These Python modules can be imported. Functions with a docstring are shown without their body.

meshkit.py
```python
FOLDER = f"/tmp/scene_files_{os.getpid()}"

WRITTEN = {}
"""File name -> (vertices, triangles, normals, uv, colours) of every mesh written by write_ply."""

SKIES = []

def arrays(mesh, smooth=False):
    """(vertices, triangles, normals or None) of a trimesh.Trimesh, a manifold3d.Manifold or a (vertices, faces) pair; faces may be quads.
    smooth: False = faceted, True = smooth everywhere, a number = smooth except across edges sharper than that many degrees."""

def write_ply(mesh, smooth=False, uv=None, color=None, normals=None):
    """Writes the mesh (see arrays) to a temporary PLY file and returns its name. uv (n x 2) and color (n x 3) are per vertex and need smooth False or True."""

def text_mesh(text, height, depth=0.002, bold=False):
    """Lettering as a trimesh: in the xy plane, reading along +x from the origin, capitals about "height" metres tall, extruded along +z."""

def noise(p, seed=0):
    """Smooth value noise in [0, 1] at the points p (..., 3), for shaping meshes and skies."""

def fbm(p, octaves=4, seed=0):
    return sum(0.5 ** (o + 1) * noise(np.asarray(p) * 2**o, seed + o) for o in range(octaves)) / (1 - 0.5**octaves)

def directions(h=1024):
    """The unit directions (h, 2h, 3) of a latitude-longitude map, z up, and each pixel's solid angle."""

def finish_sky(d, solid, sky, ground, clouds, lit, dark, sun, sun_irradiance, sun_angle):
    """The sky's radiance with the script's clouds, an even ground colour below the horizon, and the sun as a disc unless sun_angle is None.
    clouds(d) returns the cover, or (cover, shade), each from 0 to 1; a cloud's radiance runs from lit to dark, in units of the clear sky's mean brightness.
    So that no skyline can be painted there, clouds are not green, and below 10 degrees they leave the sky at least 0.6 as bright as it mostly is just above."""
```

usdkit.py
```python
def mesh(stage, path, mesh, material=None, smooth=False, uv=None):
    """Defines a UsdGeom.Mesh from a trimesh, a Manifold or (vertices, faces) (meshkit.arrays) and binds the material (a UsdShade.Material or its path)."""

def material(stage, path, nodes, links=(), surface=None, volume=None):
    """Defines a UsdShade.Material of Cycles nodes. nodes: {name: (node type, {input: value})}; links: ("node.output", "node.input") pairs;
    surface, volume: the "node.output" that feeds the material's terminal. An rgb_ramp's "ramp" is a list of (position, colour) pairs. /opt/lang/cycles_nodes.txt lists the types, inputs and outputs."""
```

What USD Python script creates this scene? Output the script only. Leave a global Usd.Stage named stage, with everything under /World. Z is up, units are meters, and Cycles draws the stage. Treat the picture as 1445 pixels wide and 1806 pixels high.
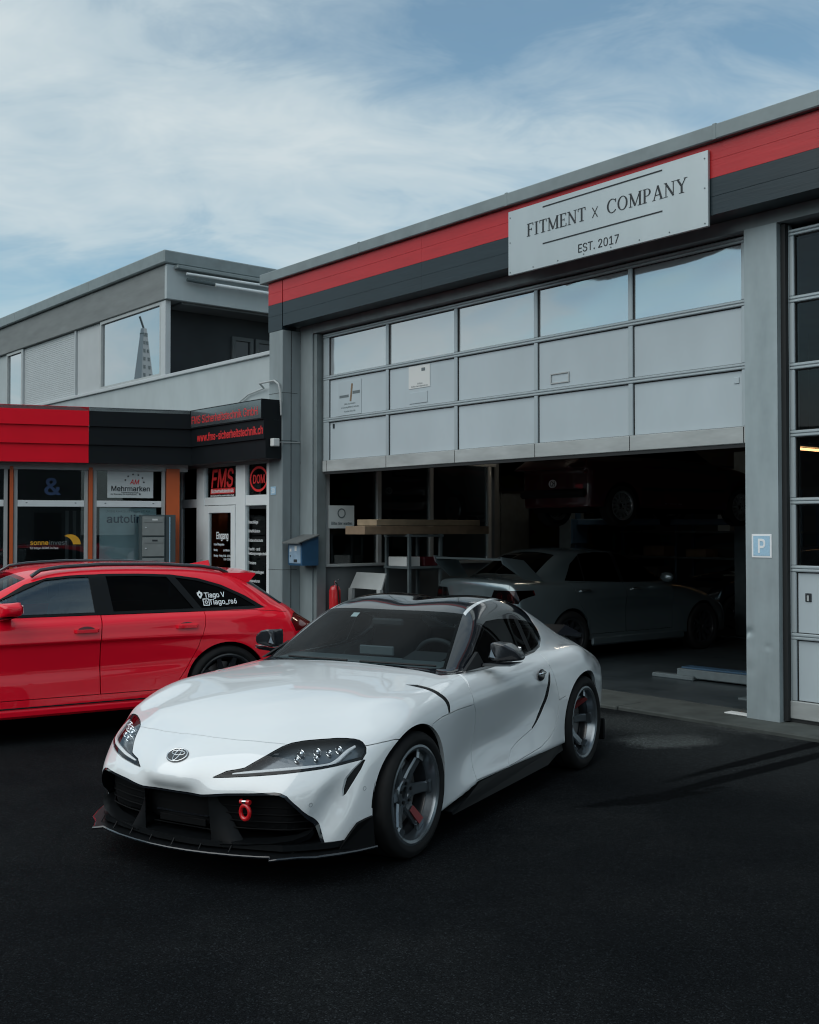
import math, random
import numpy as np, trimesh, manifold3d as mf, usdkit, meshkit
from pxr import Usd, UsdGeom, UsdLux, UsdShade, Gf, Sdf, Vt
from scipy.interpolate import Akima1DInterpolator
from scipy.ndimage import map_coordinates, gaussian_filter
from shapely.geometry import Polygon, LineString, Point, MultiPolygon, box as sbox
from shapely.ops import unary_union
from shapely import affinity
random.seed(4); np.random.seed(4)
stage = Usd.Stage.CreateInMemory()
UsdGeom.SetStageUpAxis(stage, 'Z'); UsdGeom.SetStageMetersPerUnit(stage, 1.0)
UsdGeom.Xform.Define(stage, '/World'); UsdGeom.Scope.Define(stage, '/World/Looks')

# ------------------------------------------------------------------ camera, sky, sun, exposure
EYE = 1.735
cam = UsdGeom.Camera.Define(stage, '/World/camera')
cam.AddTranslateOp().Set(Gf.Vec3d(0, 0, EYE)); cam.AddRotateXOp().Set(91.2)
cam.CreateHorizontalApertureAttr(24.0); cam.CreateFocalLengthAttr(32.22); cam.CreateVerticalApertureOffsetAttr(-0.209)
cam.CreateFStopAttr(7.1); cam.CreateFocusDistanceAttr(6.2)
cam.CreateExposureAttr(0.30)
SUN_TO = np.array([-.62, -.50, .80]); SUN_TO /= np.linalg.norm(SUN_TO)
CLOUD_AT = ((-5.5, 8.75, 0), -.30); SKY_TINT = (.74, 1.04, 1.0)
SUN_EL = math.asin(SUN_TO[2]); SUN_ROT = math.atan2(SUN_TO[0], SUN_TO[1])
usdkit.material(stage, '/World/Looks/cloudy_sky', {
    'tc': ('texture_coordinate', {}), 'sep': ('separate_xyz', {}),
    'zc': ('math', {'math_type': 'maximum', 'value2': 0.0}), 'zz': ('math', {'math_type': 'add', 'value2': .34}),
    'dx': ('math', {'math_type': 'divide'}), 'dy': ('math', {'math_type': 'divide'}), 'uv': ('combine_xyz', {'z': 0.0}),
    'm1': ('mapping', {'mapping_type': 'point', 'location': CLOUD_AT[0], 'rotation': (0, 0, CLOUD_AT[1]), 'scale': (1.15, 2.0, 1)}),
    'n1': ('noise_texture', {'scale': 1.0, 'detail': 7.0, 'roughness': .50, 'distortion': .25}),
    'm2': ('mapping', {'mapping_type': 'point', 'location': (7.3, 2.2, 0), 'rotation': (0, 0, CLOUD_AT[1] + .25), 'scale': (4.2, 7.0, 1)}),
    'n2': ('noise_texture', {'scale': 1.3, 'detail': 10.0, 'roughness': .62, 'distortion': .7}),
    'w2': ('math', {'math_type': 'multiply', 'value2': .30}), 'sum': ('math', {'math_type': 'add'}),
    'cov': ('rgb_ramp', {'ramp': [(.0, (.06,)*3), (.48, (.16,)*3), (.58, (.44,)*3), (.66, (.76,)*3), (.77, (.93,)*3), (1, (.95,)*3)]}),
    'bw': ('rgb_to_bw', {}),
    'low': ('map_range', {'range_type': 'smoothstep', 'from_min': .02, 'from_max': .24, 'to_min': .78, 'to_max': 0.0, 'clamp': True}), 'mx': ('math', {'math_type': 'maximum'}),
    'sky': ('sky_texture', {'sky_type': 'single_scattering', 'sun_disc': False, 'sun_elevation': SUN_EL, 'sun_rotation': SUN_ROT, 'air_density': 1.0, 'aerosol_density': 1.2, 'ozone_density': 1.5}),
    'tint': ('mix_color', {'blend_type': 'multiply', 'fac': 1.0, 'b': SKY_TINT, 'use_clamp': False}),
    'cc': ('rgb_ramp', {'ramp': [(0, (4.3, 5.4, 5.9)), (.62, (4.6, 5.5, 5.85)), (.80, (5.35, 6.0, 6.2)), (1, (5.5, 6.1, 6.3))]}),
    'mix': ('mix_color', {}), 'bg': ('background_shader', {'strength': .10})},
    [('tc.generated', 'sep.vector'), ('sep.z', 'zc.value1'), ('zc.value', 'zz.value1'), ('sep.x', 'dx.value1'), ('zz.value', 'dx.value2'),
     ('sep.y', 'dy.value1'), ('zz.value', 'dy.value2'), ('dx.value', 'uv.x'), ('dy.value', 'uv.y'),
     ('uv.vector', 'm1.vector'), ('m1.vector', 'n1.vector'), ('uv.vector', 'm2.vector'), ('m2.vector', 'n2.vector'),
     ('n2.fac', 'w2.value1'), ('n1.fac', 'sum.value1'), ('w2.value', 'sum.value2'), ('sum.value', 'cov.fac'), ('cov.color', 'bw.color'),
     ('sep.z', 'low.value'), ('low.result', 'mx.value1'), ('bw.val', 'mx.value2'),
     ('sky.color', 'tint.a'), ('sum.value', 'cc.fac'), ('mx.value', 'mix.fac'), ('tint.result', 'mix.a'), ('cc.color', 'mix.b'), ('mix.result', 'bg.color')],
    surface='bg.background')
dome = UsdLux.DomeLight.Define(stage, '/World/sky')
UsdShade.MaterialBindingAPI.Apply(dome.GetPrim()).Bind(UsdShade.Material.Get(stage, '/World/Looks/cloudy_sky'))
dome.GetPrim().SetCustomDataByKey('kind', 'structure'); dome.GetPrim().SetCustomDataByKey('label', 'pale blue sky with streaky white cloud'); dome.GetPrim().SetCustomDataByKey('category', 'sky')
sun = UsdLux.DistantLight.Define(stage, '/World/sun')
sun.CreateIntensityAttr(.34); sun.CreateAngleAttr(75.0); sun.CreateNormalizeAttr(True); sun.CreateColorAttr(Gf.Vec3f(1.0, .97, .93))
sun.AddRotateZOp().Set(math.degrees(math.atan2(SUN_TO[1], SUN_TO[0])) + 90); sun.AddRotateXOp().Set(90 - math.degrees(SUN_EL))

# ------------------------------------------------------------------ materials
M = {}
def mat(name, color, rough=.5, metallic=0.0, coat=0.0, spec=.5, vary=None, bump=None, emit=None, coat_rough=.03, rvary=0.0, coat_ior=1.5):
    """vary: (scale, amount[, stretch]) of tone; bump: (scale, strength[, distance, stretch])"""
    nodes = {'p': ('principled_bsdf', {'base_color': color, 'roughness': rough, 'metallic': metallic, 'coat_weight': coat, 'coat_roughness': coat_rough, 'coat_ior': coat_ior, 'specular_ior_level': spec})}
    links = []
    if vary or bump or rvary: nodes['g'] = ('texture_coordinate', {})
    if vary:
        st = vary[2] if len(vary) > 2 else (1, 1, 1)
        nodes['vm'] = ('mapping', {'mapping_type': 'point', 'scale': st}); nodes['vn'] = ('noise_texture', {'scale': vary[0], 'detail': 6.0, 'roughness': .6})
        c = np.array(color); a = vary[1]
        nodes['vr'] = ('rgb_ramp', {'ramp': [(.25, tuple(c * (1 - a))), (.5, tuple(c)), (.75, tuple(np.minimum(c * (1 + a), 1)))]})
        links += [('g.object', 'vm.vector'), ('vm.vector', 'vn.vector'), ('vn.fac', 'vr.fac'), ('vr.color', 'p.base_color')]
        if rvary:
            nodes['rr'] = ('map_range', {'from_min': .3, 'from_max': .7, 'to_min': max(rough - rvary, .02), 'to_max': min(rough + rvary, 1), 'clamp': True})
            links += [('vn.fac', 'rr.value'), ('rr.result', 'p.roughness')]
    if bump:
        st = bump[3] if len(bump) > 3 else (1, 1, 1)
        nodes['bm'] = ('mapping', {'mapping_type': 'point', 'scale': st}); nodes['bn'] = ('noise_texture', {'scale': bump[0], 'detail': 4.0, 'roughness': .6})
        nodes['b'] = ('bump', {'strength': bump[1], 'distance': bump[2] if len(bump) > 2 else .01})
        links += [('g.object', 'bm.vector'), ('bm.vector', 'bn.vector'), ('bn.fac', 'b.height'), ('b.normal', 'p.normal')]
    if emit: nodes['p'][1].update({'emission_color': emit[0], 'emission_strength': emit[1]})
    M[name] = usdkit.material(stage, '/World/Looks/' + name, nodes, links, surface='p.BSDF')
def glass(name, tint, ior=1.5, rough=0.0, extra=0.0):
    """a pane: light passes tinted, and it mirrors by the angle; extra adds a mirror film"""
    nodes = {'t': ('transparent_bsdf', {'color': tint}), 'g': ('glossy_bsdf', {'color': (.96, .98, 1.0), 'roughness': rough}), 'f': ('fresnel', {'IOR': ior}), 'a': ('math', {'math_type': 'add', 'value2': extra, 'use_clamp': True}), 'm': ('mix_closure', {})}
    M[name] = usdkit.material(stage, '/World/Looks/' + name, nodes, [('f.fac', 'a.value1'), ('a.value', 'm.fac'), ('t.BSDF', 'm.closure1'), ('g.BSDF', 'm.closure2')], surface='m.closure')
mat('white_paint', (.77, .80, .81), .35, coat=1.0, spec=.3, coat_rough=.02, coat_ior=1.75, vary=(2.0, .015))
mat('black_gloss', (.006, .007, .009), .12, coat=1.0, spec=.5)
mat('black_satin', (.004, .0048, .0056), .42, spec=.18, vary=(30, .25))
mat('carbon', (.014, .016, .019), .28, coat=.9, vary=(160, .5))
mat('black_plastic', (.007, .008, .009), .55, spec=.3, vary=(40, .2))
mat('deep_black', (.003, .0032, .0036), .8, spec=.1)
mat('mesh_black', (.003, .0034, .004), .7, spec=.12)
mat('rubber', (.009, .0095, .010), .75, spec=.25, vary=(25, .25))
mat('rim_grey', (.21, .235, .255), .22, metallic=.85, vary=(30, .08))
mat('rim_black', (.012, .013, .015), .25, coat=.5)
mat('rim_silver', (.62, .64, .65), .3, metallic=.8)
mat('disc_steel', (.25, .25, .25), .35, metallic=.9)
mat('decal_red', (.20, .028, .030), .5)
mat('caliper_red', (.24, .012, .014), .35, coat=.6)
mat('hook_red', (.55, .010, .014), .3, coat=.7)
mat('chrome', (.75, .77, .78), .12, metallic=1.0)
mat('white_plastic', (.92, .93, .94), .35)
mat('grey_lamp', (.13, .15, .165), .25, metallic=.5, coat=.6)
mat('reflector', (.62, .65, .68), .22, metallic=1.0)
mat('lamp_red', (.085, .004, .005), .15, coat=1.0)
mat('red_paint', (.82, .0015, .020), .40, coat=.8, spec=.2, coat_rough=.02, coat_ior=1.55, vary=(2.5, .03))
mat('grey_paint', (.17, .215, .23), .26, metallic=.75, coat=1.0, vary=(2, .05))
mat('maroon_paint', (.06, .007, .011), .3, coat=1.0)
mat('interior', (.012, .014, .016), .7)
mat('interior_grey', (.085, .10, .105), .6)
mat('leather_red', (.12, .01, .012), .6)
glass('car_glass', (.60, .70, .72), 1.15, 0.0, .0)
glass('dark_glass', (.05, .06, .065), 1.14, 0.0, .0)
glass('smoke_lens', (.45, .12, .12), 1.45)
glass('clear_lens', (.95, .97, .98), 1.35)
glass('window_glass', (.88, .92, .92), 1.42, 0.0, .0)
glass('mirror_window', (.10, .12, .13), 1.6, 0.0, .48)
M['film_pane'] = usdkit.material(stage, '/World/Looks/film_pane', {'t': ('transparent_bsdf', {'color': (.34, .37, .38)}), 'd': ('diffuse_bsdf', {'color': (.46, .50, .52)}), 'b': ('mix_closure', {'fac': .68}), 'g': ('glossy_bsdf', {'color': (.94, .96, .97), 'roughness': .06}), 'm': ('mix_closure', {'fac': .42})},
    [('t.BSDF', 'b.closure1'), ('d.BSDF', 'b.closure2'), ('b.closure', 'm.closure1'), ('g.BSDF', 'm.closure2')], surface='m.closure')
glass('side_glass', (.55, .64, .66), 1.4, 0.0, .07)
mat('concrete_grey', (.21, .25, .26), .75, vary=(2.4, .18, (1.5, 1.5, .4)), bump=(60, .12, .004))
mat('panel_metal', (.29, .345, .36), .42, metallic=.15, vary=(2.6, .17, (1.6, 1.6, .5)), bump=(2.2, .3, .02), rvary=.06)
mat('plaster_light', (.36, .405, .415), .8, vary=(2.2, .10, (1, 1, .5)), bump=(90, .15, .003))
mat('cap_metal', (.19, .225, .23), .5, metallic=.25, vary=(4, .14))
mat('fascia_concrete', (.165, .18, .18), .8, vary=(2.5, .16, (.5, 1, 2.5)), bump=(25, .3, .006, (.3, 1, 3)))
mat('fascia_red', (.43, .016, .020), .5, spec=.25, coat=.28, coat_rough=.20, vary=(4, .10, (.4, 1, 3)), bump=(14, .35, .006, (.25, 1, 4)))
mat('fascia_red_dark', (.30, .006, .012), .5)
mat('fascia_black', (.010, .021, .027), .5, spec=.25, coat=.30, coat_rough=.20, vary=(4, .14, (.4, 1, 3)), bump=(14, .35, .006, (.25, 1, 4)))
mat('soffit_pale', (.12, .13, .133), .8, vary=(3, .15))
mat('soffit_dark', (.030, .034, .036), .8, vary=(3, .2))
mat('door_frame', (.37, .425, .445), .40, metallic=.25, vary=(2, .05))
mat('door_panel', (.42, .485, .515), .34, spec=.5, vary=(1.4, .08, (1, 1, .45)), bump=(1.6, .12, .01))
mat('door_bottom', (.38, .405, .40), .45, metallic=.2, vary=(3, .22, (.6, 1, 2)))
mat('seal_rubber', (.010, .012, .013), .7)
mat('sign_metal', (.42, .46, .465), .38, metallic=.45, vary=(2.5, .06, (1, 1, .3)))
mat('ink_black', (.012, .018, .022), .6)
mat('ink_grey', (.12, .15, .16), .6)
mat('canopy_red', (.74, .002, .018), .5, spec=.2, vary=(3, .04))
mat('canopy_black', (.0045, .007, .009), .5, spec=.2, vary=(3, .15))
mat('canopy_grey', (.035, .042, .046), .3, coat=1.0, coat_ior=1.9, coat_rough=.08, vary=(3, .1))
mat('letter_red', (.62, .020, .022), .5)
mat('orange_paint', (.52, .095, .018), .5, vary=(3, .1))
mat('frame_white', (.68, .72, .73), .45, vary=(4, .05))
mat('frame_grey', (.36, .385, .385), .5, vary=(4, .1))
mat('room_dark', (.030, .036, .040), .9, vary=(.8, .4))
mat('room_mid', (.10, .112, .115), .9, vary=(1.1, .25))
mat('paper', (.62, .64, .63), .7)
mat('paper_grey', (.55, .60, .60), .7)
mat('poster_blue', (.46, .58, .60), .6, vary=(2.0, .2))
mat('ink_blue', (.02, .055, .11), .6)
mat('amp_blue', (.008, .035, .10), .6)
mat('yellow_print', (.65, .33, .015), .6)
mat('text_white', (.75, .77, .78), .6)
mat('plate_blue', (.33, .52, .66), .5, vary=(60, .12))
mat('mailbox_blue', (.025, .085, .165), .45, vary=(8, .2), coat=.2)
mat('mailbox_face', (.23, .33, .43), .5, vary=(9, .2))
mat('mailbox_roof', (.10, .11, .11), .7, vary=(10, .2))
mat('cabinet_grey', (.22, .24, .235), .5, metallic=.2, vary=(6, .1))
mat('cabinet_dark', (.05, .07, .075), .5)
mat('shutter', (.42, .45, .46), .55, vary=(3, .05))
mat('shop_floor', (.030, .040, .045), .38, vary=(1.5, .3), rvary=.12)
mat('steel_blue', (.03, .075, .13), .5, vary=(8, .2))
mat('steel_grey', (.12, .15, .16), .5, metallic=.3, vary=(8, .2))
mat('cardboard', (.20, .14, .09), .8, vary=(8, .2))
mat('timber', (.26, .20, .13), .8, vary=(6, .3, (.2, 1, 1)))
mat('extinguisher_red', (.50, .010, .014), .3, coat=.6)
mat('tube_light', (.9, .8, .65), .5, emit=((1.0, .84, .66), 36.0))
mat('tube_warm', (.9, .7, .5), .5, emit=((1.0, .50, .20), 2.2))
mat('roof_felt', (.10, .10, .10), .9)
mat('far_wall', (.22, .23, .23), .85, vary=(.4, .2))
mat('far_glass', (.02, .025, .03), .15)
mat('leaf', (.045, .07, .025), .7)
mat('bark', (.06, .05, .04), .9)
mat('lattice', (.52, .55, .56), .8)
# asphalt: speckled aggregate, worn light patches by the threshold and dark tyre marks, all fixed to the ground
def blob(n, cx, cy, rx, ry, rot):
    """nodes for a soft ellipse on the ground that fades to 0 at its rim"""
    N = {n + 'm': ('mapping', {'mapping_type': 'texture', 'location': (cx, cy, 0), 'rotation': (0, 0, rot), 'scale': (rx, ry, 1)}),
         n + 'g': ('gradient_texture', {'gradient_type': 'spherical'})}
    return N, [('wp.vector', n + 'm.vector'), (n + 'm.vector', n + 'g.vector')]
nodes = {'geo': ('geometry', {}), 'wn': ('noise_texture', {'scale': 4.5, 'detail': 9.0, 'roughness': .72}),
         'wm': ('math', {'math_type': 'subtract', 'value2': .5}), 'ws': ('math', {'math_type': 'multiply', 'value2': .60}), 'wc': ('combine_xyz', {'z': 0.0}), 'wp': ('mix_vector', {'fac': 0.0}),
         'n1': ('noise_texture', {'scale': .42, 'detail': 8.0, 'roughness': .66}), 'n2': ('voronoi_texture', {'scale': 175.0}), 'n3': ('noise_texture', {'scale': 240.0, 'detail': 2.0}),
         'r1': ('rgb_ramp', {'ramp': [(.32, (.0034, .0044, .0054)), (.48, (.0060, .0072, .0082)), (.64, (.0112, .0126, .0134))]}),
         'r2': ('rgb_ramp', {'ramp': [(0, (.55,) * 3), (.45, (.9,) * 3), (.72, (1.25,) * 3), (.92, (1.7,) * 3), (1, (3.6,) * 3)]}),
         'mul': ('mix_color', {'blend_type': 'multiply', 'fac': 1.0, 'use_clamp': False}),
         'p': ('principled_bsdf', {'roughness': .9, 'specular_ior_level': .04}), 'bmp': ('bump', {'strength': .55, 'distance': .006})}
links = [('geo.position', 'n1.vector'), ('geo.position', 'n2.vector'), ('geo.position', 'n3.vector'), ('geo.position', 'wn.vector'), ('n1.fac', 'r1.fac'), ('r2.color', 'mul.b'), ('n2.color', 'sepc.color'), ('sepc.r', 'r2.fac'), ('n3.fac', 'bmp.height'), ('bmp.normal', 'p.normal'),
         ('wn.fac', 'wm.value1'), ('wm.value', 'ws.value1'), ('ws.value', 'wc.x'), ('ws.value', 'wc.y'), ('geo.position', 'wadd.a'), ('wc.vector', 'wadd.b')]
nodes['sepc'] = ('separate_color', {'color_type': 'rgb'})
nodes['wadd'] = ('mix_color', {'blend_type': 'add', 'fac': 1.0, 'use_clamp': False, 'use_clamp_result': False}); del nodes['wp']; nodes['wp'] = ('mapping', {'mapping_type': 'point'}); links += [('wadd.result', 'wp.vector')]
prev = 'r1.color'
for i, (cx, cy, rx, ry, rot, colr, amt) in enumerate((
        (2.3, 8.6, 2.6, 1.5, -.5, (.0155, .0180, .0190), 1.2), (2.1, 9.0, .52, .34, .2, (.060, .067, .066), 2.2), (1.9, 9.75, 1.2, .6, -.7, (.030, .034, .034), 1.4), (2.9, 9.45, .9, .25, -.75, (.040, .044, .044), 1.2),
        (2.55, 7.95, 1.7, .085, .70, (.0022, .0028, .0034), 3.2), (2.9, 8.55, 1.8, .075, .72, (.0024, .003, .0036), 3.0), (1.55, 7.1, .65, .10, .45, (.0022, .0028, .0034), 3.0))):
    a, b = blob('s%d' % i, cx, cy, rx, ry, rot); nodes.update(a); links += b
    nodes['k%d' % i] = ('math', {'math_type': 'multiply', 'value2': amt, 'use_clamp': True}); nodes['x%d' % i] = ('mix_color', {'b': colr})
    links += [('s%dg.fac' % i, 'k%d.value1' % i), ('k%d.value' % i, 'x%d.fac' % i), (prev, 'x%d.a' % i)]; prev = 'x%d.result' % i
links += [(prev, 'mul.a'), ('mul.result', 'p.base_color')]
M['asphalt'] = usdkit.material(stage, '/World/Looks/asphalt', nodes, links, surface='p.BSDF')
mat('kerb', (.048, .056, .052), .85, vary=(3.5, .45), bump=(50, .4, .006))

# ------------------------------------------------------------------ scene helpers
COUNT = {}
def free(path):
    if not stage.GetPrimAtPath(path): return path
    k = COUNT.get(path, 0) + 1
    while stage.GetPrimAtPath('%s_%03d' % (path, k)): k += 1
    COUNT[path] = k; return '%s_%03d' % (path, k)
def tag(p, label=None, cat=None, group=None, kind=None):
    for k, v in (('label', label), ('category', cat), ('group', group), ('kind', kind)):
        if v: p.SetCustomDataByKey(k, v)
    return p
def thing(name, label, cat, loc=(0, 0, 0), rotz=0.0, group=None, kind=None):
    x = UsdGeom.Xform.Define(stage, free('/World/' + name)); x.AddTranslateOp().Set(Gf.Vec3d(*map(float, loc))); x.AddRotateZOp().Set(math.degrees(rotz))
    return tag(x.GetPrim(), label, cat, group, kind)
def obj(name, mesh, m, parent=None, smooth=30, label=None, cat=None, group=None, kind=None):
    path = free((str(parent.GetPath()) if parent is not None else '/World') + '/' + name)
    return tag(usdkit.mesh(stage, path, mesh, M[m], smooth).GetPrim(), label, cat, group, kind)
def cat_(*ms):
    ms = [m for m in ms if m is not None]; out = []
    for m in ms:
        if hasattr(m, 'to_mesh'): q = m.to_mesh(); m = trimesh.Trimesh(q.vert_properties[:, :3], q.tri_verts, process=False)
        out.append(m)
    return trimesh.util.concatenate(out)
def bx(x0, x1, y0, y1, z0, z1, b=0.0):
    lo = np.minimum([x0, y0, z0], [x1, y1, z1]); hi = np.maximum([x0, y0, z0], [x1, y1, z1]); b = min(b, .45 * (hi - lo).min())
    if b <= 0: return trimesh.creation.box(bounds=[lo, hi])
    P = []
    for k in range(3):
        l, h = lo + b, hi - b; l[k], h[k] = lo[k], hi[k]; P.append(trimesh.creation.box(bounds=[l, h]).vertices)
    return trimesh.convex.convex_hull(np.vstack(P))
def move(m, t=(0, 0, 0), rx=0, ry=0, rz=0):
    m = m.copy()
    for a, ax in ((rx, (1, 0, 0)), (ry, (0, 1, 0)), (rz, (0, 0, 1))):
        if a: m.apply_transform(trimesh.transformations.rotation_matrix(a, ax))
    m.apply_translation(t); return m
def tube(pts, r, n=8, closed=False):
    pts = np.asarray(pts, float); P = []; F = []; up = np.array([0, 0, 1.0])
    T = np.gradient(pts, axis=0) if not closed else np.roll(pts, -1, 0) - np.roll(pts, 1, 0)
    for i, (p, t) in enumerate(zip(pts, T)):
        t = t / np.linalg.norm(t); a = np.cross(t, up if abs(t[2]) < .95 else (1.0, 0, 0)); a /= np.linalg.norm(a); b = np.cross(a, t); rr = r[i] if np.ndim(r) else r
        for k in range(n): w = 2 * math.pi * k / n; P.append(p + rr * (math.cos(w) * a + math.sin(w) * b))
    L = len(pts)
    for i in range(L if closed else L - 1):
        for k in range(n):
            A = i * n + k; B = i * n + (k + 1) % n; C = ((i + 1) % L) * n + (k + 1) % n; D = ((i + 1) % L) * n + k; F += [[A, C, B], [A, D, C]]
    if not closed:
        c0, c1 = len(P), len(P) + 1; P += [pts[0], pts[-1]]
        for k in range(n): F += [[c0, k, (k + 1) % n], [c1, (L - 1) * n + (k + 1) % n, (L - 1) * n + k]]
    m = trimesh.Trimesh(np.array(P), np.array(F), process=False)
    if m.volume < 0: m.invert()
    return m
def cyl(c, r, axis, h, n=32):
    m = trimesh.creation.cylinder(radius=r, height=h, sections=n)
    if axis == 'x': m.apply_transform(trimesh.transformations.rotation_matrix(math.pi / 2, (0, 1, 0)))
    if axis == 'y': m.apply_transform(trimesh.transformations.rotation_matrix(math.pi / 2, (1, 0, 0)))
    m.apply_translation(c); return m
def lathe(profile, n=48, axis='z'):
    """closed profile [(r, h)] turned round an axis"""
    pr = np.array(profile + [profile[0]]); m = trimesh.creation.revolve(pr, sections=n)
    if m.volume < 0: m.invert()
    if axis == 'y': m.apply_transform(trimesh.transformations.rotation_matrix(-math.pi / 2, (1, 0, 0)))
    return m
def flat(shape, depth):
    """a shapely outline (x right, z up) as a plate on a wall that faces -y; the plate stands out by depth"""
    gs = shape.geoms if hasattr(shape, 'geoms') else [shape]
    m = cat_(*[trimesh.creation.extrude_polygon(g, depth) for g in gs if g.area > 1e-9])
    m.apply_transform(trimesh.transformations.rotation_matrix(math.pi / 2, (1, 0, 0))); return m
def words(text, x, y, z, h, width=None, bold=False, depth=.002, squeeze=1.0, slant=0.0, centre=False):
    """lettering on a wall that faces -y: baseline start (x, y, z), capitals h high, squeezed to the width"""
    m = meshkit.text_mesh(text, h, depth, bold); m = trimesh.Trimesh(m.vertices.copy(), m.faces.copy(), process=False)
    w = m.vertices[:, 0].max(); s = width / w if width else squeeze; v = m.vertices; v[:, 0] = v[:, 0] * s + slant * v[:, 1]
    if centre: v[:, 0] -= w * s / 2
    m.vertices = np.stack([v[:, 0] + x, y - v[:, 2], v[:, 1] + z], 1)
    if s < 0: m.invert()
    return m
# ------------------------------------------------------------------ ground
obj('asphalt_yard', trimesh.Trimesh([[-220, -220, 0], [220, -220, 0], [220, 220, 0], [-220, 220, 0]], [[0, 1, 2], [0, 2, 3]]), 'asphalt', smooth=False, kind='structure', label='dark speckled asphalt yard in front of the garage', cat='ground')
GA = math.atan2(-.7706, .6373); G0 = (3.05, 9.92, 0)
def gw(x, y, z=0): c, s = math.cos(GA), math.sin(GA); return np.array([G0[0] + c * x - s * y, G0[1] + s * x + c * y, z])
t = thing('threshold_kerb', 'worn mossy concrete kerb strip along the garage doors', 'kerb', G0, GA, kind='structure')
x = -7.25
for w in (1.9, 2.2, 2.0, 2.3, 2.1, 2.2):
    obj('kerb_slab', bx(x + .004, x + w - .004, -.44 + random.uniform(-.006, .006), -.05, -.05, .035 + random.uniform(-.004, .004), .012), 'kerb', t, smooth=False); x += w
obj('drain_strip', bx(-6.9, 5.4, -.048, .36, -.05, .028), 'kerb', t, smooth=False)
f = thing('workshop_floor', 'dark smooth floor inside the garage', 'floor', G0, GA, kind='structure')
obj('floor_slab', bx(-11.4, 7.0, .362, 11.6, -.05, .03), 'shop_floor', f, smooth=False)

# ------------------------------------------------------------------ the garage: x along its front (to the right), y into it
g = thing('garage_building', 'long grey garage with a red and black band above its big doors', 'building', G0, GA)
# pillars, pilaster, walls
def dented(x0, x1, z1):
    nx, nz = 25, 160; X_, Z_ = np.meshgrid(np.linspace(x0, x1, nx), np.r_[np.linspace(0, 1.5, 120), np.linspace(1.56, z1, 40)], indexing='ij'); y = np.zeros_like(X_)
    for cx, cz, rx, rz, d in ((-.005, .80, .05, .035, .020), (.03, .70, .07, .10, .006), (.20, .68, .035, .03, .005), (.0, .47, .10, .06, .005), (.25, .12, .06, .08, .006), (.1, .3, .12, .14, .004)): y += d * np.exp(-((X_ - cx) / rx) ** 2 - ((Z_ - cz) / rz) ** 2)
    y = y * np.clip(np.minimum(X_ - x0, x1 - X_) / .006 + .35, 0, 1); P = np.stack([X_, y, Z_], -1).reshape(-1, 3); F = []
    for i in range(nx - 1):
        for j in range(nz - 1): k = i * nz + j; F += [[k, k + nz, k + nz + 1], [k, k + nz + 1, k + 1]]
    return trimesh.Trimesh(P, F, process=False)
pl = obj('pillar', bx(-.02, .31, .021, .36, 0, 4.44), 'panel_metal', g, label='grey metal clad pillar with a dent between the two big doors'); obj('cladding', dented(-.02, .31, 4.44), 'panel_metal', pl, True)
obj('cladding_edge', bx(-.02, -.0195, .001, .0209, 0, 4.44), 'panel_metal', pl); obj('cladding_edge', bx(.3095, .31, .001, .0209, 0, 4.44), 'panel_metal', pl); obj('foot_plate', bx(-.28, -.021, .03, .14, .03, .042, .003), 'paper', g)
P = bx(-7.545, -7.20, -.30, 0, 0, 4.50, .008)
obj('pilaster', P, 'concrete_grey', g)
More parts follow.
